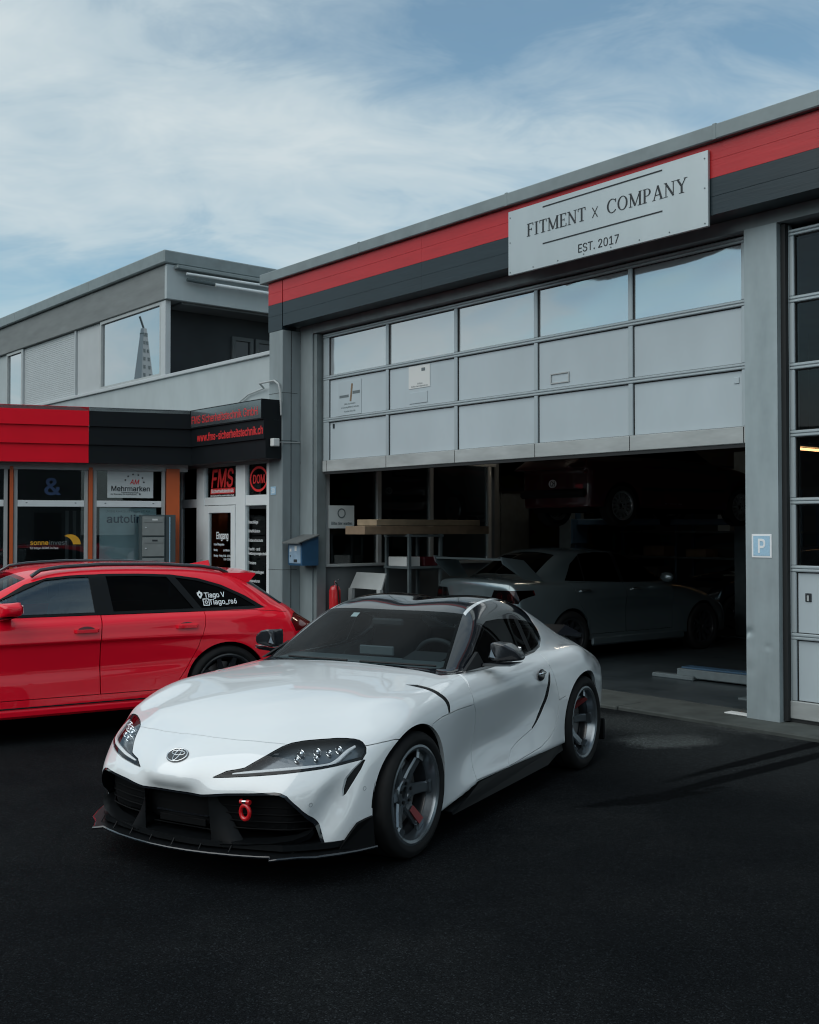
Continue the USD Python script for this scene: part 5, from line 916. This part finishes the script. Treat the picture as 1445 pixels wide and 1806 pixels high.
    spo = trimesh.convex.convex_hull([(-3.02, s * .60, 1.325) for s in (1, -1)] + [(-3.05, s * .56, 1.20) for s in (1, -1)] + [(-3.34, s * .56, 1.315) for s in (1, -1)] + [(-3.35, s * .55, 1.300) for s in (1, -1)] + [(-3.26, s * .60, 1.235) for s in (1, -1)] + [(-3.05, 0, 1.372), (-3.42, 0, 1.335), (-3.42, 0, 1.32)]); obj('roof_spoiler', spo, 'red_paint', c, 40)
    obj('antenna_fin', trimesh.convex.convex_hull([(-2.90, .0, 1.392), (-3.10, .03, 1.362), (-3.10, -.03, 1.362), (-3.085, .004, 1.425), (-3.10, -.004, 1.425), (-3.11, 0, 1.39)]), 'red_paint', c)
    # lettering on the rear side pane
    for tx, x, z, w in (('Tiago V', -2.755, 1.118, .20), ('Tiago_rs6', -2.790, 1.058, .27)):
        q = meshkit.text_mesh(tx, .042, .0008, True); q = trimesh.Trimesh(q.vertices.copy(), q.faces.copy(), process=False); s_ = w / q.vertices[:, 0].max(); q.vertices[:, 0] *= s_; stick(q, fr_, x, z, c, 'lettering')
    q = cat_(trimesh.creation.extrude_polygon(sbox(0, 0, .046, .046).buffer(.008).difference(sbox(.004, .004, .042, .042).buffer(.004)), .0008), trimesh.creation.extrude_polygon(Point(.023, .023).buffer(.014).difference(Point(.023, .023).buffer(.008)), .0008)); stick(q, fr_, -2.742, 1.056, c, 'icon')
    sh_ = Polygon([(0, .05), (.015, .055), (.02, .065), (.03, .065), (.035, .055), (.05, .05), (.05, .03), (.03, 0), (.02, 0), (0, .03)]).difference(sbox(.018, .022, .032, .042)); stick(trimesh.creation.extrude_polygon(sh_, .0008), fr_, -2.692, 1.112, c, 'icon')
    # cabin
    obj('dashboard', bx(-1.05, -.65, -.68, .68, .6, .98, .05), 'interior', c); obj('cabin_floor', bx(-3.3, -.7, -.72, .72, .26, .32), 'interior', c)
    for x, y in ((-1.55, .37), (-1.55, -.37), (-2.45, .37), (-2.45, -.37)):
        q = obj('seat', cat_(bx(x - .1, x + .4, y - .25, y + .25, .4, .58, .05), move(bx(-.07, .07, -.24, .24, 0, .62, .05), (x - .12, y, .5), ry=-.25)), 'interior', c, 40); obj('headrest', bx(x - .34, x - .25, y - .13, y + .13, 1.08, 1.24, .03), 'interior', q)
    obj('steering_wheel', tube([np.array([-1.12 + .05 * math.sin(t), .37 + .18 * math.cos(t), .92 + .17 * math.sin(t)]) for t in np.linspace(0, 2 * math.pi, 30)[:-1]], .016, 8, True), 'interior', c, True)
    for x in (0, -2.915):
        for sg in (1, -1): wheel(c, x, sg * .955, .35, .35, .275, .285, 10, 'two', 'rim_black', .03)
def mfoff(f, lv): return solid(f, lv)
def stick(q, f, x, z, par, nm):
    """flat print laid on the left side of a car body, readable from outside: x runs to the rear"""
    v = q.vertices.copy(); P = np.column_stack([x - v[:, 0], np.full(len(v), .8), z + v[:, 1]])
    for _ in range(8): gr = f.grad(P); P[:, 1] += (f(P) + .0012 + v[:, 2] - .0008) / np.maximum(-gr[:, 1], .3)
    q = trimesh.Trimesh(P, q.faces, process=False); obj(nm, q, 'text_white', par, False)
red_car()
# ------------------------------------------------------------------ grey saloon with a tall rear wing in the workshop, and the other cars inside
eW = {.6: [(.2, .80), (.5, .80), (.7, .72)], .2: [(.2, .86), (.5, .87), (.7, .84)], 0: [(.2, .87), (.5, .885), (.68, .88), (.8, .82)], -.8: [(.2, .865), (.3, .855), (.5, .845), (.62, .84), (.7, .855), (.9, .85), (.98, .80)], -1.8: [(.2, .87), (.3, .86), (.5, .85), (.62, .845), (.7, .86), (.9, .855), (.99, .80)],
 -2.3: [(.2, .875), (.4, .865), (.7, .875), (.9, .86), (1.0, .80)], -2.62: [(.25, .885), (.5, .892), (.7, .89), (.85, .87), (.97, .82)], -3.2: [(.3, .85), (.6, .86), (.8, .845), (.98, .77)], -3.75: [(.3, .76), (.8, .76), (1.0, .70)]}
eN = {0: [(.15, .90), (.5, .90), (.7, .82)], .5: [(.15, .84), (.5, .84), (.7, .74)], .75: [(.15, .6), (.5, .6), (.7, .5)], .95: [(.15, .2), (.5, .2), (.7, .1)]}
eT = {0: [(.9, .66), (.6, .77), (.3, .86), (-.3, .95), (-.7, 1.0), (-1.2, 1.0), (-2.4, 1.03), (-2.8, 1.07), (-3.3, 1.07), (-3.7, 1.04)], .75: [(.6, .62), (.3, .73), (.1, .82), (-.2, .90), (-.63, .96), (-1.5, .98), (-2.6, 1.0), (-3.3, 1.02), (-3.7, 1.0)]}
eWC = {-.6: [(.95, .74), (1.1, .68)], -1.2: [(1.0, .77), (1.2, .68), (1.4, .57)], -2.0: [(1.0, .775), (1.2, .68), (1.4, .57)], -2.6: [(1.0, .74), (1.2, .65), (1.35, .56)], -3.0: [(1.0, .68), (1.2, .58)]}
eHC = {0: [(-.45, .95), (-.6, 1.0), (-1.0, 1.22), (-1.4, 1.39), (-1.8, 1.44), (-2.2, 1.44), (-2.5, 1.39), (-2.9, 1.20), (-3.15, 1.04)], .55: [(-.5, .95), (-.65, 1.0), (-1.03, 1.2), (-1.4, 1.35), (-1.8, 1.40), (-2.2, 1.395), (-2.5, 1.345), (-2.85, 1.17), (-3.1, 1.02)]}
hE = .022
fe = lofted(np.arange(-3.9, 1.05, hE), np.arange(0, 1.0, hE), np.arange(.12, 1.52, hE), eW, eN, eT, eWC, eHC, lambda x, y, z: x + 3.60 - .14 * (y / .9) ** 2, ([-4, -3.2, -2.2, -.4, .9], [.32, .26, .26, .26, .22]), kt=.09, kc=([-4, 0], [.04, .04]), zc=.8)
def grey_car():
    c = thing('grey_saloon', 'grey four door saloon with a tall rear wing inside the workshop', 'car', (3.62, 16.22, .03), math.atan2(.602, .799)); f = fe
    B = solid(f); shell = B - solid(f, .03) - mcyl((0, .33), .36, .5, 1.2, 40) - mcyl((-2.625, .33), .36, .5, 1.2, 40)
    dlo = Polygon([(-.60, .975), (-.80, 1.08), (-1.0, 1.19), (-1.3, 1.325), (-1.6, 1.375), (-1.9, 1.385), (-2.2, 1.365), (-2.42, 1.24), (-2.60, 1.03), (-2.4, 1.02), (-1.5, .99)])
    pil = unary_union([LineString([(-1.58, .9), (-1.60, 1.5)]).buffer(.035, cap_style=2), LineString([(-2.28, .95), (-2.22, 1.45)]).buffer(.012, cap_style=2)])
    shell = shell - prism('y', dlo, .4, 1.1, True); halves('side_window', (B - solid(f, .012)) ^ prism('y', dlo.difference(pil).buffer(-.001), .4, 1.1, True), 'dark_glass', f, c); halves('window_post', (B - solid(f, .02)) ^ prism('y', dlo.intersection(pil), .4, 1.1, True), 'black_satin', f, c)
    wsp = Polygon([(-.62, -.64), (-.55, 0), (-.62, .64), (-1.36, .50), (-1.33, 0), (-1.36, -.50)]); rwp = Polygon([(-2.52, -.46), (-2.50, 0), (-2.52, .46), (-3.0, .56), (-3.06, 0), (-3.0, -.56)])
    for nm, p in (('windshield', wsp), ('rear_window', rwp)): shell = shell - prism('z', p, .9, 1.6); skin(nm, (B - solid(f, .012)) ^ prism('z', p.buffer(-.001), .9, 1.6), 'dark_glass', f, c)
    for q in ([(-.66, .34), (-.62, .97), (-1.585, .99), (-1.585, .34)], [(-1.592, .34), (-1.592, .99), (-2.56, 1.01), (-2.52, .80), (-2.38, .62), (-2.28, .46), (-2.24, .34)]):
        p = Polygon(q); halves('door', shell ^ prism('y', p.buffer(-.003), .5, 1.1, True), 'grey_paint', f, c); shell = shell - prism('y', p.buffer(.003), .5, 1.1, True)
    tl = Polygon([(.40, .80), (.80, .77), (.84, .93), (.46, .93)]); tp = prism('x', tl, -3.9, -3.2, True); shell = shell - tp; halves('tail_light', (B - solid(f, .012)) ^ tp, 'smoke_lens', f, c); halves('lamp_case', (solid(f, .06) - solid(f, .09)) ^ tp, 'deep_black', f, c)
    for sg in (1, -1):
        for y in (.52, .68): obj('lamp_disc', cyl((-3.60 + .14 * (y / .9) ** 2 + .035, sg * y, .85), .05, 'x', .03, 20), 'caliper_red', c)
        obj('headlight', trimesh.convex.convex_hull([(x, sg * y, z) for x, y, z in ((.62, .55, .60), (.30, .79, .66), (.22, .80, .74), (.55, .55, .69))]), 'clear_lens', c)
    bt = prism('x', Polygon([(-.70, .83), (.70, .83), (.66, 1.10), (-.66, 1.10)]), -3.8, -3.3); skin('boot_lid', shell ^ bt, 'grey_paint', f, c); shell = shell - prism('x', Polygon([(-.704, .826), (.704, .826), (.664, 1.1), (-.664, 1.1)]), -3.8, -3.3)
    skin('body', shell, 'grey_paint', f, c)
    wg = obj('rear_wing', trimesh.convex.convex_hull([(x, y, z) for y in (-.66, .66) for x, z in ((-3.28, 1.285), (-3.30, 1.30), (-3.58, 1.325), (-3.60, 1.30))]), 'grey_paint', c, False)
    for sg in (1, -1): obj('end_plate', trimesh.convex.convex_hull([(x, sg * (y + d), z) for d in (0, .025) for x, y, z in ((-3.25, .64, 1.30), (-3.63, .655, 1.345), (-3.60, .655, 1.26), (-3.30, .72, 1.06), (-2.98, .72, 1.03))]), 'grey_paint', wg, False)
    for sg in (1, -1):
        for x in (-1.38, -2.36): obj('door_handle', bx(x - .09, x + .09, sg * .855, sg * .885, .885, .915, .008), 'chrome', c)
        q = trimesh.creation.icosphere(2, 1); q.vertices *= (.06, .11, .07); q.apply_translation((-.86, sg * .94, 1.04)); obj('wing_mirror', q, 'grey_paint', c, True)
        obj('side_skirt', bx(-2.25, -.42, sg * .84, sg * .885, .19, .30, .02), 'grey_paint', c)
    obj('underbody', bx(-3.3, .5, -.7, .7, .22, .30), 'deep_black', c)
    for x in (0, -2.625):
        for sg in (1, -1): obj('wheel_liner', liner(x, .33, .37, sg * .4, sg * .84), 'deep_black', c, False); wheel(c, x, sg * .875, .325, .325, .235, .235, 10, 'two', 'rim_black', .03)
grey_car()
hW = {.6: [(.25, .72), (.6, .70)], .2: [(.25, .78), (.6, .79), (.8, .74)], -1.2: [(.25, .79), (.5, .79), (.8, .80), (.95, .75)], -2.45: [(.25, .79), (.6, .80), (.85, .79), (.97, .73)], -3.1: [(.3, .70), (.7, .72), (.95, .66)]}
hN = {0: [(.2, .76), (.5, .76), (.7, .66)], .5: [(.2, .70), (.5, .68), (.7, .56)], .8: [(.2, .3), (.6, .2)]}
hT = {0: [(.75, .66), (.4, .83), (-.3, .92), (-1.0, .96), (-3.1, .98)], .7: [(.45, .66), (.1, .84), (-.5, .92), (-1.2, .95), (-3.1, .96)]}
hWC = {-.5: [(.9, .68), (1.1, .62)], -1.3: [(.95, .72), (1.3, .56)], -2.6: [(.95, .70), (1.3, .55)], -3.1: [(.95, .62), (1.3, .5)]}
hHC = {0: [(-.2, .88), (-.4, .95), (-.95, 1.27), (-1.3, 1.38), (-2.2, 1.40), (-2.7, 1.33), (-3.0, 1.1), (-3.1, .95)], .5: [(-.28, .88), (-.48, .95), (-1.0, 1.24), (-1.3, 1.34), (-2.2, 1.36), (-2.65, 1.29), (-2.95, 1.06)]}
hH = .03
fh_ = lofted(np.arange(-3.3, .95, hH), np.arange(0, .95, hH), np.arange(.12, 1.5, hH), hW, hN, hT, hWC, hHC, lambda x, y, z: x + 3.10 - .10 * (y / .8) ** 2, ([-3.2, .8], [.26, .24]), kt=.09, kc=([-4, 0], [.04, .04]), zc=.8)
def small_car(name, label, loc, rz, paint, rims, n, style, extras):
    c = thing(name, label, 'car', loc, rz); f = fh_; B = solid(f); shell = B - solid(f, .035) - mcyl((0, .29), .33, .4, 1.2, 36) - mcyl((-2.45, .29), .33, .4, 1.2, 36)
    dlo = Polygon([(-.50, .955), (-1.02, 1.22), (-1.35, 1.31), (-2.15, 1.32), (-2.55, 1.24), (-2.75, .98)]); shell = shell - prism('y', dlo, .4, 1.1, True); halves('side_window', (B - solid(f, .012)) ^ prism('y', dlo, .4, 1.1, True), 'dark_glass', f, c)
    wsp = Polygon([(-.42, -.58), (-.36, 0), (-.42, .58), (-.98, .50), (-.96, 0), (-.98, -.50)]); shell = shell - prism('z', wsp, .88, 1.6); skin('windshield', (B - solid(f, .012)) ^ prism('z', wsp, .88, 1.6), 'dark_glass', f, c)
    dr_ = Polygon([(-.50, .32), (-.50, .94), (-1.70, .955), (-1.66, .32)]); halves('door', shell ^ prism('y', dr_.buffer(-.003), .5, 1.0, True), paint, f, c); shell = shell - prism('y', dr_.buffer(.003), .5, 1.0, True)
    skin('body', shell, paint, f, c); obj('underbody', bx(-2.9, .6, -.6, .6, .2, .27), 'deep_black', c)
    for sg in (1, -1):
        obj('headlight', trimesh.convex.convex_hull([(x, sg * y, z) for x, y, z in ((.70, .46, .58), (.52, .70, .60), (.44, .68, .70), (.60, .46, .70))]), 'clear_lens', c)
        obj('tail_light', bx(-3.11 + .07, -3.0, sg * .50, sg * .69, .72, .92, .02), 'lamp_red', c)
        obj('bumper_strip', bx(-2.1, -.4, sg * .79, sg * .806, .50, .55, .005), 'black_plastic', c)
    for x in (0, -2.45):
        for sg in (1, -1): wheel(c, x, sg * .785, .29, .29, .205, .18, n, style, rims, .02)
    if extras:
        b = obj('country_sticker', trimesh.convex.convex_hull([(-3.112 + k, -.06 + .085 * math.cos(t), .60 + .06 * math.sin(t)) for t in np.linspace(0, 6.28, 24) for k in (0, -.004)]), 'text_white', c, label='white oval sticker with the letters CH')
        q = meshkit.text_mesh('CH', .07, .002, True); v = q.vertices; obj('lettering', trimesh.Trimesh(np.column_stack([-3.1165 - v[:, 2], -.06 - (v[:, 0] - v[:, 0].max() / 2) * -1 * -1 * .75, .565 + v[:, 1]]), q.faces, process=False), 'ink_black', b, False)
        obj('rear_bumper', bx(-3.13, -3.02, -.68, .68, .40, .52, .03), 'black_plastic', c)
    return c
small_car('lifted_hatchback', 'old dark red hatchback raised on the lift above the grey saloon', (4.62, 17.35, 1.76), math.atan2(.54, .84), 'maroon_paint', 'rim_silver', 16, 'many', True)
small_car('black_hatchback', 'glossy black car standing behind the grey post in the workshop', (5.35, 19.2, .03), math.pi + .2, 'black_gloss', 'rim_black', 10, 'many', False)
# ------------------------------------------------------------------ workshop fittings
def gthing(name, label, cat, x, y, z=.03, rz=0.0, group=None): return thing(name, label, cat, gw(x, y, z), GA + rz, group)
LP = [np.array([1.98, 17.6]), np.array([4.55, 18.9])]
for (px, py), lab in ((((2.64), 17.9), 'blue grey lift column left of the raised hatchback'), ((5.30, 17.25), 'pale blue grey lift column right behind the door pillar')):
    t = thing('lift_column', lab, 'lift', (px, py, .03), math.atan2(.54, .84)); obj('post', cat_(bx(-.15, .15, -.14, .14, .02, 2.9, .01)), 'steel_grey', t); obj('rail', bx(-.05, .05, -.165, -.141, .05, 2.85), 'steel_blue', t); obj('base_plate', bx(-.3, .3, -.3, .3, 0, .019), 'steel_grey', t)
    obj('carriage', bx(-.17, .17, -.20, -.166, 1.45, 1.85, .01), 'steel_blue', t)
for (a, b), lab in ((((2.7, 17.7), (4.0, 17.6)), 'blue lift arm under the sill of the raised car on its left'), (((5.2, 17.1), (4.2, 17.9)), 'blue lift arm under the raised car beside the right column')):
    t = thing('lift_arm', lab, 'lift arm', (a[0], a[1], 1.78)); d = np.array(b) - np.array(a); w = math.atan2(d[1], d[0]); L = np.linalg.norm(d); obj('beam', move(bx(0, L, -.06, .06, 0, .10, .01), rz=w), 'steel_blue', t); obj('pad', move(cyl((L - .06, 0, .12), .06, 'z', .05, 16), rz=w), 'rubber', t)
t = gthing('floor_lift_arm', 'pale steel lift arm lying on the workshop floor by the pillar', 'lift arm', -1.45, 1.75, .03, .05); obj('beam', bx(-.55, 1.3, -.11, .11, .02, .12, .01), 'steel_grey', t); obj('foot', bx(-.85, -.3, -.16, -.05, .0, .05, .01), 'steel_grey', t); obj('edge', bx(-.50, 1.3, -.09, .09, .122, .14, .004), 'steel_blue', t)
t = gthing('steel_post', 'bluish steel post standing inside the doorway at the pillar', 'post', -.52, 1.0); obj('post', bx(-.085, .06, -.07, .07, 0, 4.7, .006), 'steel_grey', t); obj('blue_edge', bx(.061, .13, -.05, .05, 0, 4.7, .004), 'steel_blue', t); obj('base_plate', bx(-.16, .2, -.15, .15, 0, .015), 'steel_grey', t)
# storage rack by the inner window with long boards and boxes
t = gthing('storage_rack', 'steel rack by the inner window holding long boards and boxes', 'rack', -6.25, .95)
for x, y in ((-.25, .05), (.25, .05), (-.25, .62), (.25, .62)): obj('upright', bx(x - .02, x + .02, y - .02, y + .02, 0, 1.62), 'steel_grey', t)
for z in (.45, 1.14, 1.58): obj('shelf', bx(-.28, .28, .02, .66, z, z + .03), 'steel_grey', t)
for k, (z, a, b, mm) in enumerate(((1.615, -.70, 1.60, 'cardboard'), (1.735, -.50, 1.42, 'timber'))): tag(obj('long_board', move(bx(-.22, .22, a, b, 0, .085 if k else .115, .006), gw(-6.25, .95, z + .03), rz=GA), mm), ('wide brown cardboard pack lying across the rack', 'pale rough edged board lying on top of the cardboard pack')[k], 'board')
for k, (y, mm, lab) in enumerate(((.14, 'paper', 'white box on the rack shelf under the long boards'), (.46, 'maroon_paint', 'red box on the rack shelf beside the white box'))): tag(obj('storage_box', move(bx(-.2, .2, y - .10, y + .15, 0, .13, .006), gw(-6.25, .95, 1.201), rz=GA), mm), lab, 'box')
t = gthing('fire_extinguisher', 'red fire extinguisher on the floor in the left corner of the doorway', 'fire extinguisher', -6.68, .23, .47); obj('cylinder', lathe([(0, 0), (.078, 0), (.082, .02), (.082, .40), (.06, .455), (.03, .47), (0, .47)], 32), 'extinguisher_red', t); obj('valve', cat_(cyl((0, 0, .50), .018, 'z', .07, 12)), 'chrome', t); obj('lever', bx(-.02, .10, -.012, .012, .545, .56, .003), 'chrome', t); obj('hose', tube([(.0, 0, .52), (.07, -.02, .50), (.10, -.02, .40), (.098, 0, .2)], .01), 'rubber', t); obj('stand', cyl((0, 0, -.21), .07, 'z', .41, 20), 'black_plastic', t)
t = gthing('metal_stand', 'pale grey sloping metal frame beside the fire extinguisher', 'stand', -6.45, .58)
obj('top_panel', trimesh.convex.convex_hull([(x * k, y, z) for x in (-.36, .36) for y, z, k in ((0, .86, 1), (.02, .86, 1), (.10, 1.08, .92), (.12, 1.08, .92))]), 'frame_grey', t, False)
for s_ in (-1, 1): obj('leg', trimesh.convex.convex_hull([(s_ * x, y, z) for x, z in ((.36, .86), (.28, .86), (.42, 0), (.34, 0)) for y in (-.02, .03)]), 'frame_grey', t, False); obj('bracket', tube([(s_ * .24, .0, .62), (s_ * .24, .0, .72), (s_ * .08, 0, .72), (s_ * .10, 0, .62)], .008, 6), 'steel_grey', t)
t = gthing('wall_poster', 'pale poster with a ring logo on the inner window left of the rack', 'poster', -6.82, .20, 1.73, math.pi / 2); obj('sheet', bx(.02, .46, -.004, 0, 0, .32), 'paper_grey', t); obj('ring', flat(Point(.24, .21).buffer(.07).difference(Point(.24, .21).buffer(.052)), .002).apply_translation((0, -.0045, 0)), 'ink_grey', t, False); obj('lettering', words('Bitte hier warten', .06, -.0045, .05, .04, .36, bold=True), 'ink_grey', t, False)
t = gthing('spare_tyre', 'dark spare tyre leaning in front of the storage rack', 'tyre', -5.9, 1.25, .36, 1.2); obj('tyre', move(trimesh.creation.torus(.25, .09, 40, 16), rx=1.35), 'rubber', t, True)
t = gthing('cabinet', 'tall dark cabinet against the left workshop wall', 'cabinet', -8.3, 4.5); obj('case', bx(-.38, .3, -.5, .9, 0, 2.4, .01), 'room_mid', t); obj('door', bx(.302, .32, -.49, .19, .05, 2.35, .004), 'steel_grey', t); obj('door', bx(.302, .32, .2, .89, .05, 2.35, .004), 'steel_grey', t)
t = gthing('work_shelf', 'steel shelving with stacked parts against the back of the workshop', 'shelf', -8.1, 10.8)
for x in (-2.2, -.75, .75, 2.2): obj('upright', bx(x - .03, x + .03, -.03, .03, 0, 2.45), 'steel_blue', t); obj('upright', bx(x - .03, x + .03, .57, .63, 0, 2.45), 'steel_blue', t)
for z in (.5, 1.05, 1.6, 2.15): obj('shelf_board', bx(-2.25, 2.25, -.035, .64, z, z + .04), 'steel_grey', t)
obj('beam', bx(-2.25, 2.25, -.06, -.036, 2.22, 2.42), 'steel_blue', t)
for k, (x, z, w, h, mm, lab) in enumerate(((-1.4, 1.091, .55, .22, 'cardboard', 'brown carton on the left of the back shelf'), (-.3, 1.091, .5, .16, 'timber', 'yellowish flat box on the middle of the back shelf'), (.4, 1.641, .3, .34, 'paper_grey', 'pale canister on the upper middle of the back shelf'), (1.3, 1.091, .6, .28, 'cardboard', 'brown carton on the right of the back shelf'), (1.5, 1.641, .45, .25, 'steel_grey', 'grey box on the upper right of the back shelf'), (-1.6, .541, .7, .3, 'room_mid', 'dark crate low on the left of the back shelf'), (.9, .541, .7, .32, 'steel_blue', 'blue crate low on the right of the back shelf'))):
    tag(obj('stored_box', move(bx(-w / 2, w / 2, .05, .5, 0, h, .008), gw(-8.1 + x, 10.8, z + .03), rz=GA), mm), lab, 'box')
# lit tubes
for k, (x, y, z, lab) in enumerate(((6.10, 17.45, 3.0, 'warm lit fluorescent tube seen through the right door pane'), (7.35, 18.45, 3.0, 'second warm lit tube behind the right door at the picture edge'), (2.4, 16.2, 3.9, 'warm lit tube under the ceiling above the grey saloon'), (.9, 17.6, 3.9, 'warm lit tube under the ceiling over the storage rack'))):
    t = thing('strip_light', lab, 'lamp', (x, y, z), math.atan2(.637, .7706)); L = .95; obj('tube', cyl((L / 2, 0, 0), .02, 'x', L, 16), 'tube_light' if k > 1 else 'tube_warm', t); obj('fitting', bx(-.03, L + .03, -.04, .04, .035, .075, .01), 'frame_white', t)
    for q in (-.02, L + .005): obj('tube_holder', bx(q, q + .015, -.02, .02, -.03, .034), 'frame_white', t)
    obj('hanger', tube([(L / 2, 0, .075), (L / 2, 0, 4.88 - z)], .006, 6), 'steel_grey', t)
# ------------------------------------------------------------------ the other side of the yard: what windows and paint mirror
def block(name, label, x0, x1, y0, y1, h, rows, cols, side):
    t = thing(name, label, 'building', ((x0 + x1) / 2, (y0 + y1) / 2, 0)); w, d = (x1 - x0) / 2, (y1 - y0) / 2
    obj('wall', bx(-w, w, -d, d, 0, h), 'far_wall', t, False); obj('roof_edge', bx(-w - .3, w + .3, -d - .3, d + .3, h, h + .4), 'cap_metal', t, False)
    for r in range(rows):
        for k in range(cols):
            z = 1.0 + r * (h - .6) / rows; a = -1 + 2 * (k + .5) / cols
            q = bx(a * w - .7, a * w + .7, d + .01, d + .04, z, z + 1.5) if side == 'y' else bx(w + .01, w + .04, a * d - .7, a * d + .7, z, z + 1.5)
            obj('window', q, 'far_glass', t, False)
block('opposite_building', 'long grey building across the yard behind the camera', -30, 12, -34, -22, 8.0, 2, 12, 'y')
block('side_building', 'grey building at the left end of the yard outside the picture', -46, -34, -10, 20, 5.5, 2, 8, 'x')
rs = np.random.RandomState(5)
def tree(x, y, h, lab):
    t = thing('yard_tree', lab, 'tree', (x, y, 0)); obj('trunk', lathe([(0, 0), (.22, 0), (.14, h * .5), (.05, h * .85), (0, h * .85)], 10), 'bark', t)
    n = 1500; c = rs.normal(size=(n, 3)); c /= np.linalg.norm(c, axis=1)[:, None]; c *= (rs.rand(n, 1) ** .4) * (h * .33, h * .33, h * .38); c = c * (1 + .35 * (meshkit.fbm(c * .6, 3, 2)[:, None] - .5)) + (0, 0, h * .62)
    d = rs.normal(size=(n, 2, 3)) * .22; P = np.stack([c - d[:, 0], c + d[:, 1], c + d[:, 0], c - d[:, 1]], 1).reshape(-1, 3); F = np.array([[4 * i + a for a in q] for i in range(n) for q in ((0, 1, 2), (0, 2, 3))]); obj('crown', trimesh.Trimesh(P, F, process=False), 'leaf', t, False)
for x, y, h, l in ((16, -20, 9, 'leafy tree right of the opposite building'), (-33, 26, 7, 'leafy tree beyond the left end of the shop')): tree(x, y, h, l)
# slim tower mirrored in the big upper window
t = thing('slim_tower', 'slim pale tapering tower, seen mirrored in the upper window', 'tower', (-68.4, 48.2, 0), .35)
q = trimesh.convex.convex_hull([(a * 2.3, b * 1.2, 0) for a in (-1, 1) for b in (-1, 1)] + [(.15 + a * .16, b * .16, 17.6) for a in (-1, 1) for b in (-1, 1)]); obj('shaft', q, 'lattice', t, False)
for k in range(24):
    z = 2 + k * .65; w = 2.3 * (1 - z / 17.6) + .16 * z / 17.6; d = 1.2 * (1 - z / 17.6) + .16 * z / 17.6
    for e in (-.5, .5): obj('opening', bx(.15 * z / 17.6 + e * w - .10, .15 * z / 17.6 + e * w + .10, -d - .02, d + .02, z, z + .28), 'cap_metal', t, False)
obj('tip', tube([(.15, 0, 17.6), (.6, 0, 18.5)], .09, 6), 'cap_metal', t)
